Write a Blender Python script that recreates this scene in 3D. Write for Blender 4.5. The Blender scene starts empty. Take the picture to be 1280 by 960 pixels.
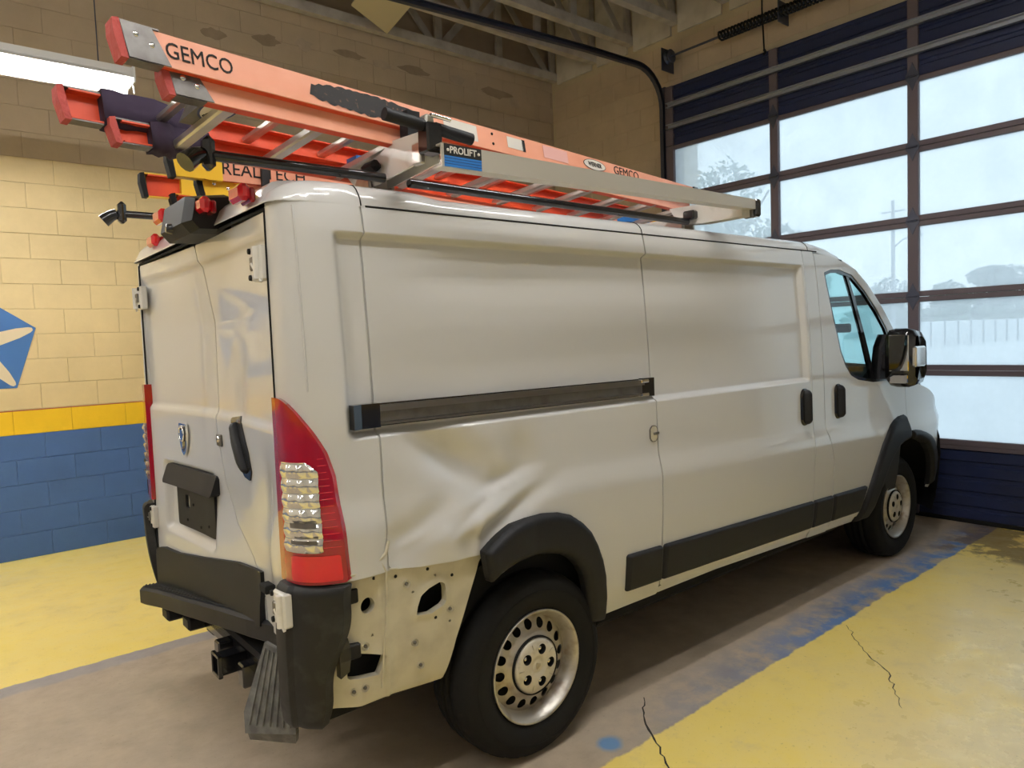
import bpy, bmesh, math, random
import numpy as np
from mathutils import Vector, Matrix
random.seed(7); rng = np.random.default_rng(7)
S = bpy.context.scene
COL = S.collection

# ---------------------------------------------------------------- camera
cd = bpy.data.cameras.new('camera'); cam = bpy.data.objects.new('camera', cd); COL.objects.link(cam)
cd.sensor_width = 36.0; cd.lens = 889.27 / 1280 * 36.0; cd.clip_start = 0.05; cd.clip_end = 500
RT = Vector((0.76486004, -0.64311169, -0.03736931)); DN = Vector((-0.06835483, -0.02333991, -0.99738802)); FW = Vector((0.6405597, 0.76541662, -0.06181156))
m3 = Matrix((RT, -DN, -FW)).transposed()
cam.matrix_world = Matrix.Translation((-1.79964, -3.02390, 1.63470)) @ m3.to_4x4()
S.camera = cam
# ---------------------------------------------------------------- sky
W = bpy.data.worlds.new('overcast_sky'); S.world = W; W.use_nodes = True
nt = W.node_tree; nt.nodes.clear()
wo = nt.nodes.new('ShaderNodeOutputWorld'); bg = nt.nodes.new('ShaderNodeBackground')
bg.inputs[0].default_value = (0.78, 0.93, 1.0, 1); bg.inputs[1].default_value = 1.75
nt.links.new(bg.outputs[0], wo.inputs[0])
LAMP_STRENGTH = 54.0
LAMP_COL = (1.0, 0.86, 0.66)
# ---------------------------------------------------------------- exposure
S.view_settings.view_transform = 'Standard'; S.view_settings.look = 'None'
S.view_settings.exposure = 0.0; S.view_settings.gamma = 1.0; S.view_settings.use_curve_mapping = False

# ================================================================ helpers
def sm(a, b, x):
    t = np.clip((np.asarray(x, float) - a) / (b - a), 0, 1); return t * t * (3 - 2 * t)

def link(name, me, mat, parent=None):
    o = bpy.data.objects.new(name, me); COL.objects.link(o)
    if mat is not None and len(me.materials) == 0: me.materials.append(mat)
    if parent is not None: o.parent = parent
    return o

def tag(o, label=None, cat=None, group=None, kind=None):
    if label: o['label'] = label
    if cat: o['category'] = cat
    if group: o['group'] = group
    if kind: o['kind'] = kind
    return o

def empty(name, loc=(0, 0, 0), rz=0.0):
    o = bpy.data.objects.new(name, None); COL.objects.link(o); o.location = loc; o.rotation_euler = (0, 0, rz); o.empty_display_size = .1
    return o

class MB:
    def __init__(s): s.v = []; s.f = []; s.sm = []
    def add(s, vs, fs, smooth=False):
        b = len(s.v); s.v += [tuple(map(float, p)) for p in vs]
        for f in fs: s.f.append(tuple(b + i for i in f)); s.sm.append(smooth)
        return s
    def box(s, c, d, M=None):
        x, y, z = d[0] / 2, d[1] / 2, d[2] / 2
        vs = [Vector((sx * x, sy * y, sz * z)) for sx in (-1, 1) for sy in (-1, 1) for sz in (-1, 1)]
        if M is not None: vs = [M @ v for v in vs]
        vs = [v + Vector(c) for v in vs]
        return s.add(vs, [(0, 1, 3, 2), (4, 6, 7, 5), (0, 4, 5, 1), (2, 3, 7, 6), (0, 2, 6, 4), (1, 5, 7, 3)])
    def bbox(s, a, b):
        return s.box([(p + q) / 2 for p, q in zip(a, b)], [abs(q - p) for p, q in zip(a, b)])
    def rbox(s, a, b, r=.01):
        # box with chamfered edges
        c = [(p + q) / 2 for p, q in zip(a, b)]; d = [abs(q - p) / 2 for p, q in zip(a, b)]
        r = min(r, *(.95 * k for k in d))
        vs = []; idx = {}
        for sx in (-1, 1):
            for sy in (-1, 1):
                for sz in (-1, 1):
                    for ax in range(3):
                        p = [sx * d[0], sy * d[1], sz * d[2]]
                        for k in range(3):
                            if k != ax: p[k] -= r * (1 if p[k] > 0 else -1)
                        idx[(sx, sy, sz, ax)] = len(vs); vs.append((c[0] + p[0], c[1] + p[1], c[2] + p[2]))
        fs = []
        for ax in range(3):
            o = [k for k in range(3) if k != ax]
            for sg in (-1, 1):
                q = []
                for (i, j) in ((-1, -1), (1, -1), (1, 1), (-1, 1)):
                    k = [0, 0, 0]; k[ax] = sg; k[o[0]] = i; k[o[1]] = j; q.append(idx[(*k, ax)])
                fs.append(q)
            for i in (-1, 1):
                for j in (-1, 1):
                    k1 = [0, 0, 0]; k1[o[0]] = i; k1[o[1]] = j; k1[ax] = -1; k2 = list(k1); k2[ax] = 1
                    fs.append([idx[(*k1, o[0])], idx[(*k2, o[0])], idx[(*k2, o[1])], idx[(*k1, o[1])]])
        for sx in (-1, 1):
            for sy in (-1, 1):
                for sz in (-1, 1): fs.append([idx[(sx, sy, sz, k)] for k in range(3)])
        return s.add(vs, fs)
    def tube(s, pts, r, n=10, cap=True, smooth=True):
        pts = [Vector(p) for p in pts]; rs = r if isinstance(r, (list, tuple)) else [r] * len(pts)
        vs = []; prev = None
        for i, p in enumerate(pts):
            t = (pts[min(i + 1, len(pts) - 1)] - pts[max(i - 1, 0)]).normalized()
            if prev is None: a = t.orthogonal().normalized()
            else: a = (prev - t * prev.dot(t)).normalized()
            prev = a; b = t.cross(a)
            for k in range(n):
                w = 2 * math.pi * k / n; vs.append(p + (a * math.cos(w) + b * math.sin(w)) * rs[i])
        fs = [(i * n + k, i * n + (k + 1) % n, (i + 1) * n + (k + 1) % n, (i + 1) * n + k) for i in range(len(pts) - 1) for k in range(n)]
        s.add(vs, fs, smooth)
        if cap:
            for i, p in ((0, 0), (len(pts) - 1, 1)): s.add([vs[i * n + k] for k in range(n)], [tuple(range(n))])
        return s
    def lathe(s, prof, n=48, axis='y', c=(0, 0, 0), smooth=True, close=False):
        vs = []
        for (r, a) in prof:
            for k in range(n):
                w = 2 * math.pi * k / n; x, z = r * math.cos(w), r * math.sin(w)
                p = (x, a, z) if axis == 'y' else ((a, x, z) if axis == 'x' else (x, z, a))
                vs.append((p[0] + c[0], p[1] + c[1], p[2] + c[2]))
        m = len(prof); fs = []
        for i in range(m if close else m - 1):
            j = (i + 1) % m
            for k in range(n): fs.append((i * n + k, i * n + (k + 1) % n, j * n + (k + 1) % n, j * n + k))
        return s.add(vs, fs, smooth)
    def prism(s, poly, o, ux, uy, d):
        # polygon in plane (o; ux, uy) extruded along d
        o, ux, uy, d = map(Vector, (o, ux, uy, d)); n = len(poly)
        a = [o + ux * p[0] + uy * p[1] for p in poly]; b = [p + d for p in a]
        return s.add(a + b, [tuple(range(n)), tuple(range(2 * n - 1, n - 1, -1))] + [(i, (i + 1) % n, n + (i + 1) % n, n + i) for i in range(n)])
    def build(s, name, mat, parent=None, loc=None):
        me = bpy.data.meshes.new(name); me.from_pydata(s.v, [], s.f); me.polygons.foreach_set('use_smooth', s.sm); me.update()
        o = link(name, me, mat, parent)
        if loc is not None: o.location = loc
        return o

def sdfpoly(U, V, poly):
    """signed distance, positive inside"""
    p = np.asarray(poly, float); U = np.asarray(U, float); V = np.asarray(V, float)
    d = np.full(U.shape, 1e9); ins = np.zeros(U.shape, bool); n = len(p)
    for i in range(n):
        a = p[i]; b = p[(i + 1) % n]; e = b - a
        wx, wy = U - a[0], V - a[1]; t = np.clip((wx * e[0] + wy * e[1]) / (e @ e + 1e-12), 0, 1)
        d = np.minimum(d, np.hypot(wx - e[0] * t, wy - e[1] * t))
        c = ((a[1] > V) != (b[1] > V)) & (U < (b[0] - a[0]) * (V - a[1]) / ((b[1] - a[1]) + 1e-12) + a[0])
        ins ^= c
    return np.where(ins, d, -d)

def rrect(U, V, u0, u1, v0, v1, r=.02):
    cu, cv = (u0 + u1) / 2, (v0 + v1) / 2
    qx = np.abs(U - cu) - (u1 - u0) / 2 + r; qy = np.abs(V - cv) - (v1 - v0) / 2 + r
    return -(np.hypot(np.maximum(qx, 0), np.maximum(qy, 0)) + np.minimum(np.maximum(qx, qy), 0) - r)

def patch(mb, u0, u1, v0, v1, du, dv, sdf, fmap, flange=None, vx=(), ux=()):
    """grid clipped by sdf(U,V)>0, mapped to 3D by fmap, edges turned in by the vector flange"""
    nu = max(2, int(round((u1 - u0) / du))); nv = max(2, int(round((v1 - v0) / dv)))
    us = np.linspace(u0, u1, nu + 1); vs = np.linspace(v0, v1, nv + 1)
    if len(vx): vs = np.unique(np.round(np.concatenate([vs, [k for k in vx if v0 < k < v1]]), 5)); nv = len(vs) - 1
    if len(ux): us = np.unique(np.round(np.concatenate([us, [k for k in ux if u0 < k < u1]]), 5)); nu = len(us) - 1
    U, V = np.meshgrid(us, vs, indexing='ij')
    D = np.minimum(sdf(U, V), 1.0) if sdf else np.ones(U.shape)
    D = np.where(np.abs(D) < 1e-7, 1e-7, D); I = D > 0
    ids = {}; uv = []
    def gv(i, j):
        k = (i, j)
        if k not in ids: ids[k] = len(uv); uv.append((us[i], vs[j]))
        return ids[k]
    def ev(i, j, a, b):
        k = ((i, j), (a, b)) if (i, j) < (a, b) else ((a, b), (i, j))
        if k not in ids:
            t = D[i, j] / (D[i, j] - D[a, b]); ids[k] = len(uv)
            uv.append((us[i] + (us[a] - us[i]) * t, vs[j] + (vs[b] - vs[j]) * t))
        return ids[k]
    faces = []
    full = I[:-1, :-1] & I[1:, :-1] & I[1:, 1:] & I[:-1, 1:]
    anyi = I[:-1, :-1] | I[1:, :-1] | I[1:, 1:] | I[:-1, 1:]
    for i, j in zip(*np.nonzero(anyi)):
        q = [(i, j), (i + 1, j), (i + 1, j + 1), (i, j + 1)]
        if full[i, j]: faces.append(tuple(gv(*p) for p in q)); continue
        f = []
        for k in range(4):
            a, b = q[k], q[(k + 1) % 4]
            if I[a]: f.append(gv(*a))
            if I[a] != I[b]: f.append(ev(*a, *b))
        if len(f) >= 3: faces.append(tuple(f))
    if not faces: return mb
    uv = np.array(uv); P = np.array(np.broadcast_arrays(*fmap(uv[:, 0], uv[:, 1]))).T
    mb.add(P, faces, True)
    if flange is not None:
        cnt = {}
        for f in faces:
            for k in range(len(f)):
                e = (f[k], f[(k + 1) % len(f)]); cnt[e] = 1
        fl = np.asarray(flange, float); vm = {}; vv = []; ff = []
        def g(i):
            if i not in vm: vm[i] = len(vv); vv.append(P[i]); vv.append(P[i] + fl)
            return vm[i]
        for (a, b) in list(cnt):
            if (b, a) not in cnt: x, y = g(a), g(b); ff.append((y, x, x + 1, y + 1))
        mb.add(vv, ff, False)
    return mb

# ================================================================ materials
def mat(name, col, rough=.5, metal=0., coat=0., noise=None, bump=None, spec=.5, trans=0., ior=1.45, emit=None):
    m = bpy.data.materials.new(name); m.use_nodes = True; n = m.node_tree; b = n.nodes['Principled BSDF']
    b.inputs['Base Color'].default_value = (*col, 1); b.inputs['Roughness'].default_value = rough
    b.inputs['Metallic'].default_value = metal; b.inputs['Coat Weight'].default_value = coat; b.inputs['Coat Roughness'].default_value = .04
    b.inputs['Specular IOR Level'].default_value = spec; b.inputs['Transmission Weight'].default_value = trans; b.inputs['IOR'].default_value = ior
    if emit: b.inputs['Emission Color'].default_value = (*emit[0], 1); b.inputs['Emission Strength'].default_value = emit[1]
    if noise or bump:
        tc = n.nodes.new('ShaderNodeTexCoord')
    if noise:   # (scale, second colour, low, high)
        t = n.nodes.new('ShaderNodeTexNoise'); t.inputs['Scale'].default_value = noise[0]; t.inputs['Detail'].default_value = 6
        n.links.new(tc.outputs['Object'], t.inputs['Vector'])
        r = n.nodes.new('ShaderNodeValToRGB'); r.color_ramp.elements[0].position = noise[2]; r.color_ramp.elements[1].position = noise[3]
        r.color_ramp.elements[0].color = (*col, 1); r.color_ramp.elements[1].color = (*noise[1], 1)
        n.links.new(t.outputs['Fac'], r.inputs[0]); n.links.new(r.outputs[0], b.inputs['Base Color'])
    if bump:    # (scale, strength, distance)
        t = n.nodes.new('ShaderNodeTexNoise'); t.inputs['Scale'].default_value = bump[0]; t.inputs['Detail'].default_value = 4
        n.links.new(tc.outputs['Object'], t.inputs['Vector'])
        u = n.nodes.new('ShaderNodeBump'); u.inputs['Strength'].default_value = bump[1]; u.inputs['Distance'].default_value = bump[2]
        n.links.new(t.outputs['Fac'], u.inputs['Height']); n.links.new(u.outputs[0], b.inputs['Normal'])
    return m

M = {}
M['paint'] = mat('white_van_paint', (.61, .605, .59), .35, 0, .8)
M['paint_dull'] = mat('bare_primed_panel', (.60, .56, .44), .5, 0, .1, noise=(9, (.47, .43, .33), .45, .75))
M['plastic'] = mat('black_textured_plastic', (.012, .012, .014), .55, spec=.35, bump=(180, .15, .002))
M['plastic_worn'] = mat('scuffed_black_plastic', (.014, .014, .014), .52, spec=.4, noise=(14, (.05, .05, .048), .5, .85))
M['plastic_grey'] = mat('scraped_grey_plastic', (.10, .10, .10), .5, noise=(22, (.22, .22, .21), .4, .75))
M['gloss_black'] = mat('gloss_black', (.01, .01, .012), .18, coat=.5)
M['rubber'] = mat('tire_rubber', (.009, .009, .009), .8, spec=.3, bump=(60, .2, .004))
M['dark'] = mat('underbody_black', (.008, .008, .008), .9)
M['steel'] = mat('silver_wheel_steel', (.50, .47, .42), .38, .7, noise=(18, (.27, .20, .14), .52, .82))
M['cap'] = mat('painted_hub_cap', (.62, .58, .50), .42, .3, noise=(25, (.35, .30, .24), .55, .85))
M['chrome'] = mat('chrome', (.85, .85, .86), .08, 1.0)
M['alu'] = mat('aluminium', (.62, .60, .55), .35, .85, noise=(12, (.45, .43, .39), .4, .8))
M['alu_rail'] = mat('mill_aluminium_rail', (.66, .63, .56), .42, .55)
M['white_metal'] = mat('white_powder_coat', (.74, .72, .67), .35, 0, .3, noise=(16, (.55, .52, .46), .58, .85))
M['track'] = mat('brushed_door_track', (.30, .29, .28), .28, 1.0)
M['red'] = mat('red_lamp_plastic', (.34, .004, .012), .12, 0, 1.0)
M['red2'] = mat('bright_red_reflector', (.70, .010, .018), .18, 0, 1.0)
M['lens'] = mat('clear_lamp_lens', (.72, .71, .68), .16, .8, 1.0)
M['orange'] = mat('orange_fibreglass', (.82, .37, .245), .42, 0, .1, noise=(7, (.78, .33, .205), .4, .7))
M['orange_in'] = mat('red_orange_fibreglass', (.72, .085, .025), .4, noise=(7, (.60, .06, .02), .4, .7))
M['yellow_fg'] = mat('yellow_fibreglass', (.85, .52, .03), .4)
M['padred'] = mat('red_rubber_pad', (.42, .07, .06), .8, bump=(50, .8, .01))
M['bracket'] = mat('grey_steel_bracket', (.20, .19, .18), .42, .75, noise=(20, (.12, .11, .10), .4, .8))
M['purple'] = mat('dark_purple_cloth', (.035, .022, .045), .9)
M['ink'] = mat('black_stencil_ink', (.012, .011, .011), .8)
M['ink_fade'] = mat('worn_black_spray', (.02, .018, .018), .7, noise=(60, (.30, .14, .09), .62, .8))
M['label'] = mat('white_sticker', (.70, .66, .60), .5)
M['label_pink'] = mat('pink_sticker', (.75, .42, .38), .5)
M['blue_label'] = mat('blue_sticker', (.03, .19, .55), .4)
M['navy'] = mat('navy_sticker', (.02, .04, .16), .4)
M['seat'] = mat('dark_seat_cloth', (.03, .032, .035), .9)
M['dash'] = mat('dashboard_plastic', (.02, .021, .023), .6)
M['mirror'] = mat('mirror_glass', (.8, .8, .8), .02, 1.0)

def glass(name, tint, veil, veilcol=(.9, .95, 1.0), gr=.02):
    m = bpy.data.materials.new(name); m.use_nodes = True; n = m.node_tree; n.nodes.clear()
    o = n.nodes.new('ShaderNodeOutputMaterial'); t = n.nodes.new('ShaderNodeBsdfTransparent'); t.inputs[0].default_value = (*tint, 1)
    g = n.nodes.new('ShaderNodeBsdfGlossy'); g.inputs['Roughness'].default_value = gr
    l = n.nodes.new('ShaderNodeBsdfTranslucent'); l.inputs[0].default_value = (*veilcol, 1)
    a = n.nodes.new('ShaderNodeMixShader'); b = n.nodes.new('ShaderNodeMixShader')
    if veil > 0:
        tc = n.nodes.new('ShaderNodeTexCoord'); nz = n.nodes.new('ShaderNodeTexNoise'); nz.inputs['Scale'].default_value = 3.0; nz.inputs['Detail'].default_value = 8
        n.links.new(tc.outputs['Object'], nz.inputs['Vector'])
        mr = n.nodes.new('ShaderNodeMapRange'); mr.inputs[1].default_value = .3; mr.inputs[2].default_value = .7; mr.inputs[3].default_value = veil - .07; mr.inputs[4].default_value = veil + .07
        n.links.new(nz.outputs['Fac'], mr.inputs[0]); n.links.new(mr.outputs[0], a.inputs[0])
    else: a.inputs[0].default_value = 0
    n.links.new(t.outputs[0], a.inputs[1]); n.links.new(l.outputs[0], a.inputs[2])
    fr = n.nodes.new('ShaderNodeFresnel'); fr.inputs[0].default_value = 1.45
    n.links.new(fr.outputs[0], b.inputs[0]); n.links.new(a.outputs[0], b.inputs[1]); n.links.new(g.outputs[0], b.inputs[2])
    n.links.new(b.outputs[0], o.inputs[0]); return m
M['pane'] = glass('hazy_door_pane', (.97, .99, 1.0), .50, gr=.35)  # hazy glass; its veil also imitates the overexposed paleness outdoors
M['car_glass'] = glass('tinted_car_glass', (.70, .90, .90), 0)

# painted masonry: colours by height, the lower stripes are paint bands
def masonry(name, bands, base, rough=.75, dirt=.35):
    """bands: list of (z_low, colour) painted from the floor up"""
    m = bpy.data.materials.new(name); m.use_nodes = True; n = m.node_tree; b = n.nodes['Principled BSDF']; b.inputs['Roughness'].default_value = rough
    g = n.nodes.new('ShaderNodeNewGeometry'); sp = n.nodes.new('ShaderNodeSeparateXYZ'); n.links.new(g.outputs['Position'], sp.inputs[0])
    prev = None
    rgb = n.nodes.new('ShaderNodeRGB'); rgb.outputs[0].default_value = (*base, 1); prev = rgb.outputs[0]
    for zl, c in bands:
        gt = n.nodes.new('ShaderNodeMath'); gt.operation = 'GREATER_THAN'; gt.inputs[1].default_value = zl; n.links.new(sp.outputs['Z'], gt.inputs[0])
        mx = n.nodes.new('ShaderNodeMix'); mx.data_type = 'RGBA'; n.links.new(gt.outputs[0], mx.inputs['Factor']); n.links.new(prev, mx.inputs[6]); mx.inputs[7].default_value = (*c, 1); prev = mx.outputs[2]
    nz = n.nodes.new('ShaderNodeTexNoise'); nz.inputs['Scale'].default_value = 1.7; nz.inputs['Detail'].default_value = 8; nz.inputs['Roughness'].default_value = .65; n.links.new(g.outputs['Position'], nz.inputs['Vector'])
    mr = n.nodes.new('ShaderNodeMapRange'); mr.inputs[1].default_value = .3; mr.inputs[2].default_value = .75; mr.inputs[3].default_value = 1.0; mr.inputs[4].default_value = 1.0 - dirt; n.links.new(nz.outputs['Fac'], mr.inputs[0])
    mu = n.nodes.new('ShaderNodeMix'); mu.data_type = 'RGBA'; mu.blend_type = 'MULTIPLY'; mu.inputs['Factor'].default_value = 1; n.links.new(prev, mu.inputs[6]); n.links.new(mr.outputs[0], mu.inputs[7])
    n.links.new(mu.outputs[2], b.inputs['Base Color'])
    n2 = n.nodes.new('ShaderNodeTexNoise'); n2.inputs['Scale'].default_value = 45; n2.inputs['Detail'].default_value = 5; n.links.new(g.outputs['Position'], n2.inputs['Vector'])
    bp = n.nodes.new('ShaderNodeBump'); bp.inputs['Strength'].default_value = .35; bp.inputs['Distance'].default_value = .004; n.links.new(n2.outputs['Fac'], bp.inputs['Height']); n.links.new(bp.outputs[0], b.inputs['Normal'])
    return m
CREAM = (.74, .575, .30); BLUE = (.055, .13, .33); YEL = (.90, .56, .01); TAN = (.42, .33, .20)
M['wall_left'] = masonry('painted_block_left', [(1.016, YEL), (1.2065, (.38, .07, .03)), (1.215, CREAM), (3.2512, (.60, .48, .335))], BLUE, .6, .22)  # above the cream a duller tan sets in
M['wall_tan'] = masonry('painted_block_tan', [], (.62, .49, .335), .75, .25)
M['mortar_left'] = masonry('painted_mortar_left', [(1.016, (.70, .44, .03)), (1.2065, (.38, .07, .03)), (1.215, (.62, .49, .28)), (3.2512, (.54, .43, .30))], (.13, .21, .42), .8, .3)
M['mortar_tan'] = masonry('painted_mortar_tan', [], (.62, .52, .34), .8, .3)
M['wall_plain'] = masonry('painted_block_plain', [(1.016, YEL), (1.215, (.70, .66, .58))], BLUE, .6, .2)
M['timber'] = mat('grey_weathered_timber', (.58, .54, .48), .8, noise=(6, (.40, .36, .31), .4, .75))
M['deck'] = mat('dark_roof_deck', (.30, .27, .25), .9, noise=(3, (.10, .09, .08), .4, .7))
M['board'] = mat('yellowed_board', (.76, .68, .46), .8)
M['blocking'] = mat('pale_blocking_board', (.66, .61, .52), .8, noise=(5, (.50, .45, .37), .4, .75))
M['panel_blue'] = mat('navy_door_steel', (.018, .027, .085), .4, .0, noise=(5, (.022, .028, .07), .4, .8))
M['frame_brown'] = mat('bronze_door_frame', (.16, .13, .15), .45, .2)
M['galv'] = mat('galvanised_strut', (.42, .46, .54), .35, .8)
M['track_steel'] = mat('dark_track_steel', (.10, .11, .15), .4, .8)
M['blue_paint'] = mat('blue_wall_paint', (.05, .15, .38), .6)
M['cream_paint'] = mat('cream_wall_paint', (.70, .58, .38), .6)
M['lamp_white'] = mat('white_lamp_housing', (.8, .8, .78), .5)
M['tube'] = mat('fluorescent_tube', (1, 1, 1), .5, emit=((1.0, .99, .97), LAMP_STRENGTH))
# ================================================================ floor
def floor_material():
    m = bpy.data.materials.new('painted_concrete_floor'); m.use_nodes = True; n = m.node_tree; b = n.nodes['Principled BSDF']; L = n.links.new
    g = n.nodes.new('ShaderNodeNewGeometry'); sp = n.nodes.new('ShaderNodeSeparateXYZ'); L(g.outputs['Position'], sp.inputs[0])
    def noise(sc, det=6, rg=.6):
        t = n.nodes.new('ShaderNodeTexNoise'); t.inputs['Scale'].default_value = sc; t.inputs['Detail'].default_value = det; t.inputs['Roughness'].default_value = rg; L(g.outputs['Position'], t.inputs['Vector']); return t.outputs['Fac']
    def math_(op, a, c):
        t = n.nodes.new('ShaderNodeMath'); t.operation = op
        for i, v in enumerate((a, c)):
            if isinstance(v, (int, float)): t.inputs[i].default_value = v
            else: L(v, t.inputs[i])
        return t.outputs[0]
    def rng_(v, a, c, o0=0., o1=1.):
        t = n.nodes.new('ShaderNodeMapRange'); t.inputs[1].default_value = a; t.inputs[2].default_value = c; t.inputs[3].default_value = o0; t.inputs[4].default_value = o1; L(v, t.inputs[0]); return t.outputs[0]
    def mix(f, a, c, bt='MIX'):
        t = n.nodes.new('ShaderNodeMix'); t.data_type = 'RGBA'; t.blend_type = bt
        if isinstance(f, (int, float)): t.inputs['Factor'].default_value = f
        else: L(f, t.inputs['Factor'])
        for i, v in ((6, a), (7, c)):
            if isinstance(v, tuple): t.inputs[i].default_value = (*v, 1)
            else: L(v, t.inputs[i])
        return t.outputs[2]
    nb = noise(1.1, 8, .65); nm = noise(7, 8, .65); nf = noise(60, 4)
    wob = math_('MULTIPLY', math_('SUBTRACT', nm, .5), .06)
    y = math_('ADD', sp.outputs['Y'], wob); x = sp.outputs['X']
    conc = mix(rng_(nm, .35, .7), (.49, .395, .29), (.34, .27, .195)); conc = mix(rng_(nb, .35, .65), conc, (.53, .435, .32))
    dust = rng_(nm, .56, .75)
    yel = mix(rng_(nb, .3, .7), (.97, .75, .17), (.93, .74, .28)); yel = mix(math_('MULTIPLY', dust, .55), yel, (.72, .58, .28))
    # yellow turns patchily paler and glossier further right of the lane
    tr = math_('MULTIPLY', rng_(sp.outputs['Y'], -1.3, -2.5), rng_(nb, .30, .52))
    yel = mix(math_('MULTIPLY', tr, .75), yel, (.82, .73, .52))
    outer = math_('MAXIMUM', rng_(y, -1.20, -1.21), rng_(y, 1.275, 1.285))
    blue_r = math_('MULTIPLY', math_('MULTIPLY', rng_(y, -.92, -1.12), rng_(nm, .40, .56)), rng_(x, .2, 2.2))
    blue_l = math_('MULTIPLY', rng_(y, 1.14, 1.17), .55)
    c = mix(math_('MULTIPLY', blue_l, .8), conc, (.22, .25, .36))
    c = mix(math_('MULTIPLY', blue_r, .9), c, (.06, .20, .48))
    # small blue splash
    dx = math_('SUBTRACT', x, .13); dy = math_('SUBTRACT', sp.outputs['Y'], -1.26); 
    c = mix(outer, c, yel)
    sx = n.nodes.new('ShaderNodeVectorMath'); sx.operation = 'DISTANCE'; L(g.outputs['Position'], sx.inputs[0]); sx.inputs[1].default_value = (.235, -1.12, 0)
    spl = math_('MULTIPLY', rng_(math_('ADD', sx.outputs['Value'], math_('MULTIPLY', nm, .08)), .105, .07), .85)
    c = mix(spl, c, (.10, .28, .55))
    # brown damp patch by the roll-up door
    wet = math_('MULTIPLY', math_('MULTIPLY', rng_(x, 3.75, 3.85), rng_(nb, .47, .50)), rng_(y, -.9, -1.1))
    c = mix(math_('MULTIPLY', wet, .75), c, (.16, .10, .045))
    # oil dirt in the lane
    oil = math_('MULTIPLY', math_('MULTIPLY', rng_(nb, .52, .70), .5), math_('SUBTRACT', 1.0, math_('MULTIPLY', outer, .75))); c = mix(oil, c, (.13, .105, .08))
    c = mix(math_('MULTIPLY', rng_(nf, .62, .75), .35), c, (.10, .085, .06))
    L(c, b.inputs['Base Color'])
    r = rng_(nm, .35, .7, .30, .62); r2 = n.nodes.new('ShaderNodeMath'); r2.operation = 'SUBTRACT'; L(r, r2.inputs[0]); L(math_('MULTIPLY', tr, .26), r2.inputs[1]); L(r2.outputs[0], b.inputs['Roughness'])
    bp = n.nodes.new('ShaderNodeBump'); bp.inputs['Strength'].default_value = .3; bp.inputs['Distance'].default_value = .004; L(nm, bp.inputs['Height']); L(bp.outputs[0], b.inputs['Normal'])
    return m
M['floor'] = floor_material()
X0, X1, Y0, Y1, ZC = -6.0, 4.92, -5.2, 3.95, 6.1
DX, DY0, DY1, DZ = 4.72, -3.04, 1.93, 4.33       # roll-up door plane and opening
fl = MB().bbox((X0, Y0, -.2), (X1 + .3, Y1 + .2, 0)).build('floor', M['floor']); tag(fl, 'concrete garage floor with worn yellow paint and bare grey parking lane', 'floor', kind='structure')
# cracks in the slab
M['crack'] = mat('dark_crack', (.03, .025, .02), .9)
def crack(pts, w):
    mb = MB(); P = []
    for i in range(len(pts) - 1):
        a, c = np.array(pts[i]), np.array(pts[i + 1]); k = max(2, int(np.hypot(*(c - a)) / .03))
        for t in range(k): P.append(a + (c - a) * t / k + rng.normal(0, .006, 2))
    P.append(np.array(pts[-1])); vs = []
    for i, p in enumerate(P):
        d = P[min(i + 1, len(P) - 1)] - P[max(i - 1, 0)]; d = d / (np.hypot(*d) + 1e-9); nn = np.array([-d[1], d[0]]) * w * (.4 + .6 * math.sin(math.pi * i / (len(P) - 1))) * rng.uniform(.5, 1.2)
        vs += [(*(p + nn), .0006), (*(p - nn), .0006)]
    return mb.add(vs, [(2 * i, 2 * i + 1, 2 * i + 3, 2 * i + 2) for i in range(len(P) - 1)]).build('crack', M['crack'], fl)
crack([(.62, -.98), (.47, -1.10), (.40, -1.22), (.28, -1.38), (.22, -1.50)], .005)
crack([(2.03, -1.24), (1.80, -1.42), (1.62, -1.62), (1.33, -1.80)], .003)
crack([(-.78, -.88), (-.86, -.93), (-.95, -.92), (-1.05, -.95)], .005)

# ================================================================ walls of concrete block
CH, CL = .2032, .4064
def block_mesh(l, h, d=.006, g=.0016, c=.0022):
    a, b_ = l / 2 - g, h / 2 - g
    vs = [(-a, 0, -b_), (a, 0, -b_), (a, 0, b_), (-a, 0, b_)]
    vs += [(-a, -d + c, -b_), (a, -d + c, -b_), (a, -d + c, b_), (-a, -d + c, b_)]
    e = .8 * c; vs += [(-a + e, -d, -b_ + e), (a - e, -d, -b_ + e), (a - e, -d, b_ - e), (-a + e, -d, b_ - e)]
    fs = [(8, 9, 10, 11)]
    for k in range(4): j = (k + 1) % 4; fs += [(4 + k, 4 + j, 8 + j, 8 + k), (k, j, 4 + j, 4 + k)]
    return vs, fs
def block_wall(parent, cells, mat_, to3d, limit=300):
    """cells: list of (u, z, length) centres; the nearest ones become bricks of their own"""
    meshes = {}; rest = MB()
    for i, (u, z, l) in enumerate(cells):
        vs, fs = block_mesh(l, CH)
        if i < limit:
            k = round(l, 3)
            if k not in meshes:
                me = bpy.data.meshes.new('concrete_block'); me.from_pydata(vs, [], fs); me.update(); me.materials.append(mat_); meshes[k] = me
            o = bpy.data.objects.new('concrete_block', meshes[k]); COL.objects.link(o); o.parent = parent
            o.matrix_local = to3d(u, z, random.uniform(-.002, .002))
        else:
            Mx = to3d(u, z, random.uniform(-.002, .002)); rest.add([Mx @ Vector(v) for v in vs], fs)
    if rest.v: tag(rest.build('concrete_blocks_far', mat_, parent), kind='stuff')
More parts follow.
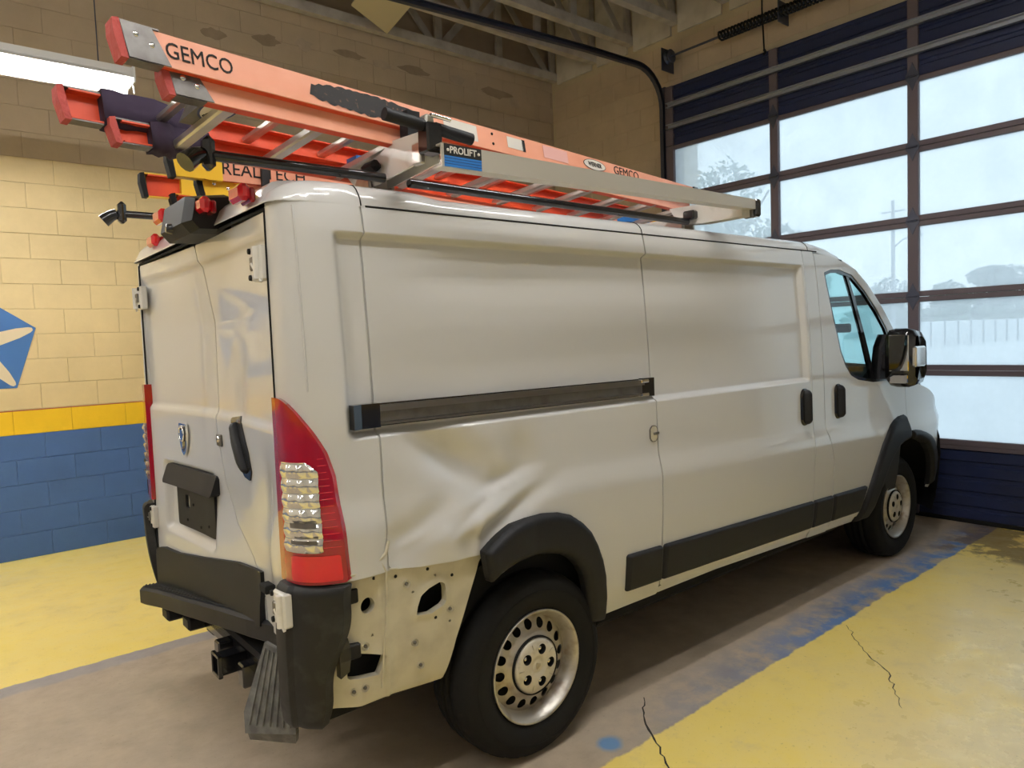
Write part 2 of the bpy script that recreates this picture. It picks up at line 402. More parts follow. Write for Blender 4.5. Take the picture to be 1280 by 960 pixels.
def course_cells(u0, u1, z0, z1, off=0.0):
    out = []; r = int(round(z0 / CH))
    while (r + .5) * CH < z1:
        s = off + (CL / 2 if r % 2 else 0); k = math.floor((u0 - s) / CL)
        while s + k * CL < u1 - .02:
            a = max(u0, s + k * CL); b = min(u1, s + (k + 1) * CL)
            if b - a > .05: out.append(((a + b) / 2, (r + .5) * CH, b - a))
            k += 1
        r += 1
    return out
ZB = 25 * CH
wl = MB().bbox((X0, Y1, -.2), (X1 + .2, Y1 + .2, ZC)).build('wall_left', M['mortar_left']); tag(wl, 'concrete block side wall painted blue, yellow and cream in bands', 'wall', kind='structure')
cells = course_cells(-2.4, X1, 0, ZB, .2)
def vis_left(c):
    u, z, l = c
    hid = 0 if (u < -.2 or z > 2.55) else 5      # behind the van
    return hid + abs(u + 1.0) * .4
cells.sort(key=vis_left)
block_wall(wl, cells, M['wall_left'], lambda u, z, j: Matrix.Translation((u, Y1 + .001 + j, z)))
# front wall around the roll-up door
wf = MB(); wf.bbox((X1, DY1 - .06, -.2), (X1 + .25, Y1, ZC)).bbox((X1, DY0 + .06, DZ - .08), (X1 + .25, DY1 - .06, ZC)).bbox((X1, Y0, -.2), (X1 + .25, DY0 + .06, ZC))
wf = wf.build('wall_front', M['mortar_tan']); tag(wf, 'tan concrete block wall around the roll-up door', 'wall', kind='structure')
ZF = 24 * CH
fc = course_cells(DY1 - .06, Y1 - .013, 0, ZF, .03) + course_cells(DY0 + .06, DY1 - .06, 22 * CH - .1, ZF, .03)
fc = [c for c in fc if not (c[0] < DY1 - .06 and c[1] < DZ)]
fc.sort(key=lambda c: (0 if c[1] > 1.9 else 5) + abs(c[0] - 2) * .2)
block_wall(wf, fc, M['wall_tan'], lambda u, z, j: Matrix.Translation((X1 + .001 + j, u, z)) @ Matrix.Rotation(-math.pi / 2, 4, 'Z'))
for nm, a, b_ in (('wall_right', (X0, Y0 - .2, -.2), (X1 + .25, Y0, ZC)), ('wall_rear', (X0 - .2, Y0 - .2, -.2), (X0, Y1 + .2, ZC))):
    tag(MB().bbox(a, b_).build(nm, M['wall_plain']), 'painted block wall out of view behind the camera', 'wall', kind='structure')
ce = MB().bbox((X0 - .2, Y0 - .2, ZC), (X1 + .25, Y1 + .2, ZC + .1)).build('ceiling', M['deck']); tag(ce, 'dark roof deck above the open trusses', 'ceiling', kind='structure')

# rough plaster scars along the top courses
M['scar'] = masonry('rough_plaster', [], (.66, .54, .40), .95, .5); M['scar_dark'] = masonry('dark_chipped_block', [], (.46, .36, .25), .95, .5)
for (sx, sz, sw, sh, dk) in ((1.05, 4.66, .16, .06, 1), (1.45, 4.70, .10, .07, 0), (1.95, 4.72, .20, .05, 1), (2.35, 4.70, .12, .06, 0), (2.75, 4.72, .22, .05, 1), (3.35, 4.74, .14, .06, 0), (3.95, 4.70, .26, .07, 1), (.55, 4.60, .12, .06, 1), (4.25, 4.62, .10, .08, 0)):
    n_ = 14; pl = [(sw * (.6 + .5 * rng.random()) * math.cos(2 * math.pi * k / n_), sh * (.6 + .5 * rng.random()) * math.sin(2 * math.pi * k / n_)) for k in range(n_)]
    MB().prism(pl, (sx, Y1 - .004, sz), (1, 0, 0), (0, 0, 1), (0, -.0035, 0)).build('plaster_scar', M['scar_dark' if dk else 'scar'], wl)
# painted emblem on the left wall: blue pentagon with a five-armed cream star
em = empty('wall_emblem', (-1.43, Y1 - .0085, 1.745)); tag(em, 'painted blue pentagon emblem with cream star on the left wall', 'emblem')
R5 = .43
pent = [(R5 * math.cos(math.radians(90 + 72 * k)), R5 * math.sin(math.radians(90 + 72 * k))) for k in range(5)]
MB().prism(pent, (0, 0, 0), (1, 0, 0), (0, 0, 1), (0, -.002, 0)).build('pentagon', M['blue_paint'], em)
star = []
for k in range(5):
    a = math.radians(90 + 72 * k); c, s = math.cos(a), math.sin(a); e = math.radians(90 + 72 * k - 36)
    star.append((.098 * math.cos(e), .098 * math.sin(e)))
    for t, w in ((.30, -.040), (.385, -.022), (.405, -.010), (.405, .010), (.385, .022), (.30, .040)): star.append((t * c - w * s, t * s + w * c))
MB().prism(star, (0, -.002, 0), (1, 0, 0), (0, 0, 1), (0, -.0012, 0)).build('star', M['cream_paint'], em)

# ================================================================ roof trusses (timber, running to the door wall)
def truss(i, y, zb):
    t = empty('trim_%d' % i, (0, y, zb)); tag(t, '%s grey timber roof truss counting out from the left wall' % ['', '', 'second', 'third', 'fourth', 'fifth', 'sixth', 'seventh', 'eighth', 'ninth'][i] if i > 1 else 'grey timber roof truss hugging the left wall', 'truss', kind='structure')
    w = .045; x0 = X0 + .02; x1 = X1 - .005; H = .95
    MB().bbox((x0, -w, 0), (x1, w, .10)).build('bottom_chord', M['timber'], t)
    MB().bbox((x0, -w, H), (x1, w, H + .09)).build('top_chord', M['timber'], t)
    x = x1 - .06; k = 0
    while x > -2.2:
        MB().bbox((x - .045, -.02, .08), (x + .045, .02, H + .02)).build('web_post', M['timber'], t)
        if k % 2 == 0: a, b = (x - .05, .06), (x - .85, H)
        else: a, b = (x - .05, H), (x - .85, .06)
        L = math.hypot(b[0] - a[0], b[1] - a[1]); ang = math.atan2(b[1] - a[1], b[0] - a[0])
        MB().box(((a[0] + b[0]) / 2, .022, (a[1] + b[1]) / 2), (L, .02, .085), Matrix.Rotation(-ang, 3, 'Y')).build('web_diagonal', M['timber'], t)
        x -= .9; k += 1
ys = [3.87, 3.165, 2.585, 1.95, 1.30, .68, .05, -.6, -1.3]
for i, y in enumerate(ys): truss(i + 1, y, 4.99 + .02 * min(i, 3))
# pale blocking boards between the truss ends on top of the door wall
for i in range(len(ys) - 1):
    o = MB().bbox((X1 - .03, ys[i + 1] + .05, 4.95), (X1 - .002, ys[i] - .05, 5.95)).build('trim_%d' % (20 + i), M['blocking']); tag(o, 'pale blocking board between truss ends, in the %s bay from the left wall' % ['first', 'second', 'third', 'fourth', 'fifth', 'sixth', 'seventh', 'eighth'][i], 'board', kind='structure')
A, B_, C_ = Vector((2.34, 3.80, 4.975)), Vector((1.72, 3.42, 4.965)), Vector((2.21, 3.12, 4.97))
mb = MB(); d = Vector((0, 0, .014)); D_ = B_ + C_ - A
mb.add([A, B_, D_, C_, A + d, B_ + d, D_ + d, C_ + d], [(0, 1, 2, 3), (7, 6, 5, 4), (0, 4, 5, 1), (1, 5, 6, 2), (2, 6, 7, 3), (3, 7, 4, 0)])
tag(mb.build('ceiling_board', M['board']), 'yellowed square board nailed under the roof trusses', 'board')

# ================================================================ roll-up door
dr = empty('door_1', (DX, 0, 0)); tag(dr, 'sectional roll-up garage door, navy steel with five rows of glazing', 'garage door', kind='structure')
ZR = [.02, .635, 1.25, 1.872, 2.504, 3.115, 3.69, DZ]
YM = [DY1, .668, -.582, -1.83, DY0]
RW = .045     # half height of a rail pair
for r in range(7):
    z0, z1 = ZR[r], ZR[r + 1]
    if 1 <= r <= 5:
        for c in range(4):
            ya, yb = YM[c], YM[c + 1]
            MB().bbox((.012, yb + .03, z0 + .03), (.018, ya - .03, z1 - .03)).build('pane', M['pane'], dr)
        MB().rbox((-.012, DY0, z0), (.04, DY1, z0 + RW), .004).build('bottom_rail', M['frame_brown'], dr)
        MB().rbox((-.012, DY0, z1 - RW), (.04, DY1, z1 - .003), .004).build('top_rail', M['frame_brown'], dr)
    else:
        n = 5 if r == 0 else 5; h = (z1 - z0) / n
        for c in range(4):
            ya, yb = YM[c], YM[c + 1]; pr = []; zz = z0
            for k in range(n):
                a = z0 + k * h
                pr += [(.0, a + .004), (.0, a + h * .62), (.012, a + h * .70), (.012, a + h * .92), (.0, a + h - .001)]
            vs = []; 
            for (px, pz) in pr: vs += [(px, ya, pz), (px, yb, pz)]
            MB().add(vs, [(2 * i, 2 * i + 1, 2 * i + 3, 2 * i + 2) for i in range(len(pr) - 1)]).add([(.03, ya, z0), (.03, yb, z0), (.03, yb, z1), (.03, ya, z1)], [(0, 1, 2, 3)]).build('steel_panel', M['panel_blue'], dr)
        if r == 0: MB().rbox((-.012, DY0, z1 - .035), (.03, DY1, z1), .004).build('top_rail', M['frame_brown'], dr)
        if r == 0: MB().rbox((-.014, DY0, .0), (.03, DY1, .035), .004).build('bottom_seal', M['rubber'], dr)
    for c in range(5):
        w = .042 if 0 < c < 4 else .05; yc = YM[c] + (0 if 0 < c < 4 else (-.03 if c == 0 else .03))
        MB().rbox((-.022, yc - w, z0 + .003), (.03, yc + w, z1 - .003), .004).build('stile', M['frame_brown'], dr)
    if r > 0:
        for c in range(1, 4):
            y = YM[c]; pl = [(0, .115), (.028, .05), (.052, .018), (.052, -.018), (.028, -.05), (0, -.115), (-.028, -.05), (-.052, -.018), (-.052, .018), (-.028, .05)]
            hg = MB().prism(pl, (-.022, y, z0), (0, 1, 0), (0, 0, 1), (-.006, 0, 0)).tube([(-.034, y - .04, z0), (-.034, y + .04, z0)], .008, 8).build('hinge', M['track_steel'], dr)
for z in (4.115, 3.885):
    mb = MB(); mb.bbox((-.070, DY0 + .02, z - .026), (-.022, DY1 - .02, z - .020)).bbox((-.070, DY0 + .02, z + .020), (-.022, DY1 - .02, z + .026)).bbox((-.026, DY0 + .02, z - .026), (-.022, DY1 - .02, z + .026))
    mb.build('strut', M['galv'], dr)
# tracks
def door_track(y, label):
    t = empty('door_track', (0, y, 0)); tag(t, label, 'door track')
    path = [(DX - .03, 0, 0), (DX - .03, 0, 4.10)]
    for k in range(1, 9):
        a = math.radians(90 * k / 8); path.append((DX - .03 - .40 * (1 - math.cos(a)), 0, 4.10 + .40 * math.sin(a)))
    path += [(3.5, 0, 4.485), (1.5, 0, 4.395), (.4, 0, 4.345)]
    vs = []; pr = [(-.028, -.022), (-.028, .022), (.028, .022), (.028, -.022), (.022, -.022), (.022, .016), (-.022, .016), (-.022, -.022)]
    n = len(pr)
    for i, p in enumerate(path):
        tg = (Vector(path[min(i + 1, len(path) - 1)]) - Vector(path[max(i - 1, 0)])).normalized(); nn = Vector((-tg.z, 0, tg.x))
        for a, b in pr: vs.append(Vector(p) + nn * a + Vector((0, b, 0)))
    MB().add(vs, [(i * n + k, i * n + (k + 1) % n, (i + 1) * n + (k + 1) % n, (i + 1) * n + k) for i in range(len(path) - 1) for k in range(n)]).build('track_rail', M['track_steel'], t)
    MB().bbox((DX + .005, -.01, 0), (X1 - .015, .055, 4.35)).build('angle_post', M['track_steel'], t)
    for z in (.6, 1.5, 2.4, 3.3, 4.0): MB().bbox((DX - .03, .022, z), (DX + .02, .03, z + .05)).build('bracket', M['track_steel'], t)
    return t
door_track(DY1 + .045, 'dark steel door track curving up under the trusses on the left')
door_track(DY0 - .045, 'dark steel door track at the far right side of the roll-up door')
# torsion shaft, springs, drum and bearing plate
ts = empty('torsion_assembly', (DX + .03, 0, 4.66)); tag(ts, 'torsion shaft with coil springs above the roll-up door', 'torsion spring')
MB().tube([(0, DY0 - .1, 0), (0, DY1 + .08, 0)], .0125, 8).build('shaft', M['track_steel'], ts)
for ya, yb in ((1.28, .10), (-.4, -1.6)):
    n = 64; MB().tube([(.045 * math.cos(k * 2 * math.pi / 8), ya + (yb - ya) * k / (n * 4), .045 * math.sin(k * 2 * math.pi / 8)) for k in range(n * 4 + 1)], .011, 5).build('coil_spring', M['dark'], ts)
for y in (DY1 - .02, DY0 + .02):
    MB().lathe([(.0, -.03), (.07, -.03), (.075, -.025), (.055, -.02), (.055, .02), (.075, .025), (.07, .03), (0, .03)], 20, 'y', (0, y, 0)).build('cable_drum', M['track_steel'], ts)
    MB().bbox((-.07, y + (.05 if y > 0 else -.06), -.14), (.14, y + (.06 if y > 0 else -.05), .10)).build('bearing_plate', M['track_steel'], ts)
MB().bbox((-.05, .60, -.10), (.14, .61, .10)).build('centre_bracket', M['track_steel'], ts)
rp = MB().tube([(4.45, .62, 5.0), (4.46, .63, 4.62), (4.47, .62, 4.25)], .008, 6).tube([(4.47, .62, 4.25), (4.46, .60, 4.22), (4.45, .62, 4.20)], .012, 6).build('pull_rope', M['dark']); tag(rp, 'dark pull rope hanging in front of the roll-up door', 'rope')
rp = MB().tube([(4.55, -.15, 5.0), (4.55, -.16, 4.45)], .010, 6).build('pull_rope', M['dark']); tag(rp, 'short dark strap hanging at the top of the roll-up door', 'rope')

# ================================================================ fluorescent fixtures
def fixture(x, y, z, L, label, tilt=0.0, bare=False, asym=False):
    f = empty('strip_light', (x, y, z)); f.rotation_euler = (0, tilt, 0); tag(f, label, 'strip light', 'fluorescent strip lights')
    pr = [(-.135, -.072), (-.05, .03), (-.05, .075), (.05, .075), (.05, .03), (.135, -.072), (.13, -.075), (.045, .024), (-.045, .024), (-.13, -.075)]
    if asym: pr = [(-.10, -.004), (-.05, .03), (-.05, .075), (.05, .075), (.05, .03), (.135, -.064), (.13, -.067), (.045, .024), (-.045, .024), (-.097, -.008)]
    if bare: pr = [(-.05, .0), (-.05, .075), (.05, .075), (.05, .0)]
    n = len(pr); vs = [(sx * L / 2, a, b) for sx in (-1, 1) for a, b in pr]
    MB().add(vs, [(k, (k + 1) % n, n + (k + 1) % n, n + k) for k in range(n)]).build('reflector', M['lamp_white'], f)
    for sx in (-1, 1): MB().bbox((sx * L / 2 - .006, -.10, -.036), (sx * L / 2 + .006, .10, .075)).build('end_plate', M['lamp_white'], f)
    for s in (-1, 1): MB().tube([(-L / 2 + .03, s * .055, -.02), (L / 2 - .03, s * .055, -.02)], .019, 12).build('tube', M['tube'], f)
    for sx in (-.42, .42): MB().tube([(sx * L, 0, .07), (sx * L, 0, 5.0 - z)], .004, 5).build('hanger', M['track_steel'], f)
    MB().tube([(L / 2 + .004, -.02, -.0), (L / 2 + .01, -.02, -.09)], .005, 5).build('pull_cord', M['lamp_white'], f)
    return f
fixture(-1.735, 2.50, 3.525, 2.44, 'glowing fluorescent strip light in front of the left wall', 0.0, asym=True)
fixture(-4.3, 2.95, 3.66, 2.44, 'fluorescent strip light farther back along the left wall')
fixture(-4.2, .2, 3.9, 2.44, 'fluorescent strip light hung in the bay behind the van', bare=True)
fixture(-3.6, -2.4, 4.3, 2.44, 'fluorescent strip light hung behind the photographer', bare=True)
fixture(1.0, -1.75, 4.45, 2.44, 'added unseen fluorescent strip light brightening the floor beside the van')  # out-of-frame lamp added to lift the brightness of the near floor
fixture(-.9, -2.45, 4.3, 2.44, 'fluorescent strip light over the aisle beside the van', bare=True)
# ================================================================ outdoors
M['lot'] = mat('pale_wet_concrete', (.62, .66, .70), .5, noise=(.15, (.70, .74, .78), .4, .7))
og = MB().bbox((X1 + .3, -90, -.25), (190, 160, -.06)).build('ground_outside', M['lot']); tag(og, 'pale wet concrete lot outside the roll-up door', 'ground', kind='structure')
M['leaf'] = [mat('leaf_%s' % 'abc'[k], c, .7) for k, c in enumerate(((.10, .20, .13), (.09, .17, .15), (.13, .22, .17)))]
M['bark'] = mat('bark', (.12, .10, .09), .9)
M['post'] = mat('grey_fence_post', (.25, .28, .32), .6)
M['white_wall'] = mat('white_fence_panel', (.72, .75, .78), .7)
def leaves(mb, c, r, n, s):
    C = np.array(c); R = np.array(r)
    d = rng.normal(size=(n, 3)); d /= np.linalg.norm(d, axis=1)[:, None]; p = C + d * R * rng.uniform(.45, 1.0, (n, 1)) ** .5
    for q in p:
        a = rng.normal(size=3); a /= np.linalg.norm(a); b = np.cross(a, rng.normal(size=3)); b /= np.linalg.norm(b); k = s * rng.uniform(.6, 1.4)
        mb.add([q - a * k, q - b * k * .5, q + a * k, q + b * k * .5], [(0, 1, 2, 3)])
def tree(x, y, h, r, mi, label, crowns=7, n=260, leaf=.28, z0=.35):
    t = empty('tree', (x, y, -.1)); tag(t, label, 'tree', 'trees beyond the lot')
    mb = MB().tube([(0, 0, 0), (.05, .02, h * .35), (0, .05, h * .7)], [r * .09, r * .06, r * .025], 8)
    for k in range(5):
        a = k * 1.3; mb.tube([(0, 0, h * (.3 + .06 * k)), (r * .55 * math.cos(a), r * .55 * math.sin(a), h * (.55 + .07 * k))], [r * .035, r * .012], 6)
    mb.build('trunk', M['bark'], t); mb = MB()
    for k in range(crowns):
        a = rng.uniform(0, 6.28); f = rng.uniform(.15, .62); z = h * rng.uniform(z0, .86)
        leaves(mb, (r * f * math.cos(a), r * f * math.sin(a), z), (r * .5, r * .5, h * .15), n, leaf)
    leaves(mb, (0, 0, h * .8), (r * .45, r * .45, h * .2), n, leaf)
    mb.build('foliage', M['leaf'][mi], t)
tree(27, 15.6, 9.6, 3.2, 0, 'large leafy tree seen through the left door panes', 10, 520, .15)
tree(26, 12.6, 6.2, 2.4, 2, 'smaller leafy tree behind the front of the ladder rack', 8, 420, .14, .2)
tree(112, 43, 9.0, 6, 1, 'distant tree clump just left of the utility pole', 7, 320, .32, .2)
tree(118, 37.0, 8.2, 5.5, 2, 'distant tree clump just right of the utility pole', 7, 320, .32, .2)
tree(124, 32.5, 10.3, 6, 1, 'tall distant tree right of the middle door mullion', 8, 340, .34, .2)
tree(131, 27.2, 9.9, 6.5, 0, 'distant round tree at the centre of the right panes', 8, 340, .34, .2)
tree(131, 20.5, 8.2, 6, 2, 'distant low tree at the right end of the tree line', 7, 320, .34, .2)
hd = empty('hedge', (0, 0, -.1)); tag(hd, 'long clipped green hedge beyond the fence', 'hedge')
mb = MB(); core = MB()
for k in range(40):
    t = k / 39; x, y = 92 + 14 * t, 40 - 37 * t
    leaves(mb, (x, y, 1.9), (1.2, 1.2, 1.9), 90, .42)
mb.build('foliage', M['leaf'][2], hd)
core.add([(93, 40, 0), (107, 3, 0), (107, 3, 3.4), (93, 40, 3.4), (94, 40.4, 0), (108, 3.4, 0), (108, 3.4, 3.4), (94, 40.4, 3.4)], [(0, 1, 2, 3), (4, 7, 6, 5), (3, 2, 6, 7)]).build('branches', M['leaf'][1], hd)
fe = empty('lot_fence', (0, 0, -.1)); tag(fe, 'pale panel fence with thin dark posts across the far side of the lot', 'fence')
for k in range(17):
    t = k / 16; x, y = 56 + 34 * t, 18.5 + (-4.0) * t * 1.0 - 5.5 * t * (1 - t) * 0
    if k < 16:
        t2 = (k + 1) / 16; x2, y2 = 56 + 34 * t2, 18.5 - 4.0 * t2
        MB().add([(x, y, .15), (x2, y2, .15), (x2, y2, 1.95), (x, y, 1.95), (x + .02, y + .06, .15), (x2 + .02, y2 + .06, .15), (x2 + .02, y2 + .06, 1.95), (x + .02, y + .06, 1.95)],
                 [(0, 1, 2, 3), (7, 6, 5, 4), (3, 2, 6, 7), (0, 4, 5, 1)]).build('fence_panel', M['white_wall'], fe)
    MB().tube([(x, y - .05, 0), (x, y - .05, 2.15)], .06, 6).build('post', M['post'], fe)
up = empty('utility_pole', (40, 13.7, -.1)); tag(up, 'tall utility pole with street lamp arm across the lot', 'utility pole')
MB().tube([(0, 0, 0), (0, 0, 8.6)], [.13, .09], 8).build('pole', M['post'], up)
for z, w in ((8.0, .6), (7.3, .45)): MB().box((0, 0, z), (.08, w * 2, .08)).build('crossarm', M['post'], up)
MB().tube([(0, 0, 6.0), (.1, -.5, 6.45), (.15, -1.05, 6.6)], .04, 6).build('lamp_arm', M['post'], up)
MB().rbox((.02, -1.45, 6.53), (.28, -1.0, 6.66), .03).build('lamp_head', M['post'], up)

# ================================================================ the van
PSI = math.radians(-0.3966)
van = empty('cargo_van', (0, 0, 0), PSI); tag(van, 'white cargo van with crushed rear corner parked in the garage', 'van')
bz = np.array([.38, .42, .47, .55, .65, .80, .95, 1.00, 1.03, 1.10, 1.14, 1.35, 1.60, 1.85, 2.0, 2.06, 2.10])
bh = np.array([.945, .965, .985, 1.000, 1.010, 1.020, 1.025, 1.026, 1.022, 1.006, 1.003, 1.000, .990, .972, .958, .948, .938])
fz = np.linspace(.36, 2.12, 600); fh = np.interp(fz, bz, bh); kk = np.hanning(11); kk /= kk.sum(); fh = np.convolve(np.pad(fh, 5, 'edge'), kk, 'valid')
def gau(x, z, cx, cz, a, b, th=0.):
    c, s = math.cos(th), math.sin(th); u = (x - cx) * c + (z - cz) * s; v = -(x - cx) * s + (z - cz) * c
    return np.exp(-(u / a) ** 2 - (v / b) ** 2)
def hw(x, z, dents=True):
    """half width of the body at (x, z)"""
    x = np.asarray(x, float); z = np.asarray(z, float)
    crz = z + .028 * (x - .7)                         # the lower crease drops towards the nose
    h = np.interp(np.where((z > .85) & (z < 1.25), np.where(z < 1.25, z + (crz - z) * sm(.85, .95, z) * (1 - sm(1.15, 1.25, z)), z), z), fz, fh)
    rec = sm(1.334, 1.362, z) * (1 - sm(1.976, 1.999, z)) * sm(-.775, -.735, x) * (1 - sm(2.075, 2.10, x))
    h = h - .030 * rec
    h = h - .10 * np.clip(x - 3.45, 0, 9) ** 2 - .06 * sm(3.9, 4.35, x)
    h = h + .012 * gau(x, z, 3.45, .85, .5, .25) * sm(2.9, 3.2, x)
    if dents:
        D = .042 * gau(x, z, -.36, 1.22, .20, .075, math.radians(-32)) + .022 * gau(x, z, -.16, 1.11, .13, .04, math.radians(15))
        D = D + .018 * gau(x, z, -.06, 1.20, .09, .07, math.radians(-55)) + .020 * gau(x, z, -.50, 1.03, .13, .055, math.radians(25)) - .016 * gau(x, z, -.30, 1.00, .16, .035, math.radians(12))
        D = D + .026 * gau(x, z, -.12, 1.005, .17, .035, math.radians(22)) + .016 * gau(x, z, -.62, .98, .06, .12, 0) - .010 * gau(x, z, -.42, .92, .05, .09, .3)
        D = D + .012 * gau(x, z, -.715, 1.62, .030, .16, .05) + .006 * gau(x, z, 1.22, 1.50, .13, .14, 0) - .004 * gau(x, z, 1.16, 1.52, .20, .22) + .004 * gau(x, z, -.1, 1.75, .3, .2)
        def fold(cx, cz, L_, w_, th):
            c, s = math.cos(th), math.sin(th); u = (x - cx) * c + (z - cz) * s; v = -(x - cx) * s + (z - cz) * c
            return np.exp(-(u / L_) ** 2) * np.exp(-np.abs(v) / w_)
        D = D - .016 * fold(-.20, 1.085, .16, .022, math.radians(12)) + .012 * fold(-.33, 1.02, .10, .018, math.radians(28)) - .012 * fold(-.30, .955, .07, .018, math.radians(80)) - .010 * fold(-.55, .985, .10, .02, math.radians(20))
        h = h - np.where(x < .5, 1.3, 1.0) * D
    return h
ZG = 2.085                                                # gutter height
APX = [2.247, 2.467, 2.618, 2.777, 2.919, 3.114, 3.296, 3.448, 3.60, 3.85, 4.05, 4.20, 4.30]
APZ = [2.085, 2.075, 2.045, 1.990, 1.905, 1.745, 1.560, 1.345, 1.225, 1.165, 1.08, .97, .84]
def ztop(x): return np.where(np.asarray(x) < 2.247, ZG, np.interp(x, APX, APZ))
RARCH = [(-.435, .30), (-.419, .448), (-.381, .581), (-.320, .739), (-.285, .83), (-.20, .875), (-.05, .895), (.09, .885), (.20, .82), (.28, .72), (.315, .60), (.325, .45), (.325, .30)]
FARCH = [(2.82, .25), (2.87, .45), (2.98, .66), (3.10, .80), (3.25, .88), (3.45, .89), (3.68, .84), (3.84, .72), (3.93, .55), (3.97, .25)]
TEAR = ([-.804, -.74, -.681, -.639, -.547, -.417, -.277, -.20], [.911, .910, .936, .900, .888, .880, .873, .86])
def zsill(x): return np.interp(x, [-.4, .3, 1.2, 2.7, 4.2], [.46, .455, .455, .40, .36])
def side(sgn, dents): return lambda u, v: (u, sgn * hw(u, v, dents), v)
def side_off(sgn, off, dents=True): return lambda u, v: (u, sgn * (hw(u, v, dents) + off), v)
G = .004
def sd_quarter(U, V):
    d = np.minimum.reduce([U + .655, .735 - G - U, ZG - V, V - zsill(U)])
    d = np.minimum(d, -sdfpoly(U, V, RARCH)); return np.minimum(d, np.where(U < -.2, V - np.interp(U, *TEAR), 1))
def sd_slider(U, V): return np.minimum.reduce([U - .735 - G, 2.125 - .02 * sm(1.1, .9, V) - G - U, ZG - V, V - zsill(U) - .035])
def xdoor(V): return np.interp(V, [.4, .85, 1.05, 2.1], [2.345, 2.335, 2.265, 2.255])
WIN = [(2.350, 1.964), (2.44, 1.984), (2.54, 1.988), (2.707, 1.959), (2.86, 1.865), (3.019, 1.738), (3.127, 1.630), (3.211, 1.508), (3.30, 1.30), (3.28, 1.275), (2.905, 1.278), (2.697, 1.306), (2.60, 1.34), (2.535, 1.40), (2.48, 1.485), (2.414, 1.69), (2.365, 1.88)]
def sd_pillar(U, V): return np.minimum.reduce([U - 2.125 + .02 * sm(1.1, .9, V) - G * .2, xdoor(V) - G - U, ZG - V, V - zsill(U)])
def sd_sill(U, V): return np.minimum.reduce([U - .735, 2.85 - U, zsill(U) + .030 - V, V - zsill(U)])
def sd_fdoor(U, V):
    d = np.minimum.reduce([U - xdoor(V) - G, 3.385 - U, ztop(U) - .012 - V, V - zsill(U) - .035])
    d = np.minimum(d, -sdfpoly(U, V, FARCH)); return np.minimum(d, -sdfpoly(U, V, WIN) )
def sd_fender(U, V): return np.minimum.reduce([U - 3.385 - G, 4.22 - U, ztop(U) - .004 - V, V - .42 + 0 * U, -sdfpoly(U, V, FARCH)])
VX = np.concatenate([np.arange(1.330, 1.368, .004), np.arange(1.972, 2.004, .003)]); UX = np.concatenate([np.arange(-.78, -.73, .005), np.arange(2.07, 2.105, .005)])
def vpart(name, u0, u1, v0, v1, res, sdf, fm, fl, m='paint', parent=None, vx=(), ux=()):
    mb = MB(); patch(mb, u0, u1, v0, v1, res, res, sdf, fm, fl, vx, ux); return mb.build(name, M[m], parent or van)
FR = (0, .022, 0); FL_ = (0, -.022, 0)
tag(vpart('side_panel', -.655, .731, .44, ZG, .0115, sd_quarter, side(-1, True), FR, vx=VX, ux=UX), 'dented white rear side panel above the wheel')
slider = tag(vpart('sliding_door', .739, 2.121, .44, ZG, .014, sd_slider, side(-1, True), FR, vx=VX, ux=UX), 'white sliding side door')
vpart('door_pillar', 2.10, 2.345, .38, ZG, .012, sd_pillar, side(-1, False), FR)
vpart('sill', .735, 2.85, .38, .50, .014, sd_sill, side_off(-1, -.008, False), FR)
fdoor = vpart('front_door', 2.255, 3.385, .40, 2.09, .013, sd_fdoor, side(-1, False), FR)
vpart('fender', 3.389, 4.22, .42, 1.36, .014, sd_fender, side(-1, False), FR)
# far side, hidden from the camera
vpart('side_panel', -.655, 2.251, .44, ZG, .03, lambda U, V: np.minimum.reduce([U + .655, xdoor(V) - G - U, ZG - V, V - zsill(U), -sdfpoly(U, V, RARCH)]), side(1, False), FL_)
vpart('front_door', 2.255, 3.385, .40, 2.09, .02, sd_fdoor, side(1, False), FL_)
vpart('fender', 3.389, 4.22, .42, 1.36, .03, sd_fender, side(1, False), FL_)

# rear corners
CX1, CXR, CY1 = -.665, -.93, .835
def corner(sgn, off=0., dents=True):
    def f(t, z):
        a = np.clip(t, 0, 1) * math.pi / 2
        e = .62; ca, sa = np.cos(a) ** e, np.sin(a) ** e
        x = CX1 - (CX1 - CXR + off) * ca; h = hw(np.clip(x, -.80, CX1), z, dents); y = CY1 + (h - CY1 + off) * sa
        if dents: x = x + .030 * np.exp(-((z - .98) / .10) ** 2) * np.sin(a) ** 2 * ca
        return x, sgn * y, z
    return f
tag(vpart('rear_corner', 0, 1, .90, ZG, .014, None, corner(-1), (.02, .015, 0), vx=VX, ux=np.linspace(.55, .98, 44)), 'white rear corner pillar on the damaged side')
vpart('rear_corner', 0, 1, .46, ZG, .02, None, corner(1, 0, False), (.02, -.015, 0))
# vertical corner mouldings creases: slim raised beads
for sgn in (-1, 1):
    mb = MB(); f = corner(sgn, .0015, sgn < 0); mb.tube([tuple(map(float, f(np.array(.50), np.array(z)))) for z in np.linspace(1.50, 2.07, 24)], .0032, 6); mb.build('corner_bead', M['paint'], van)

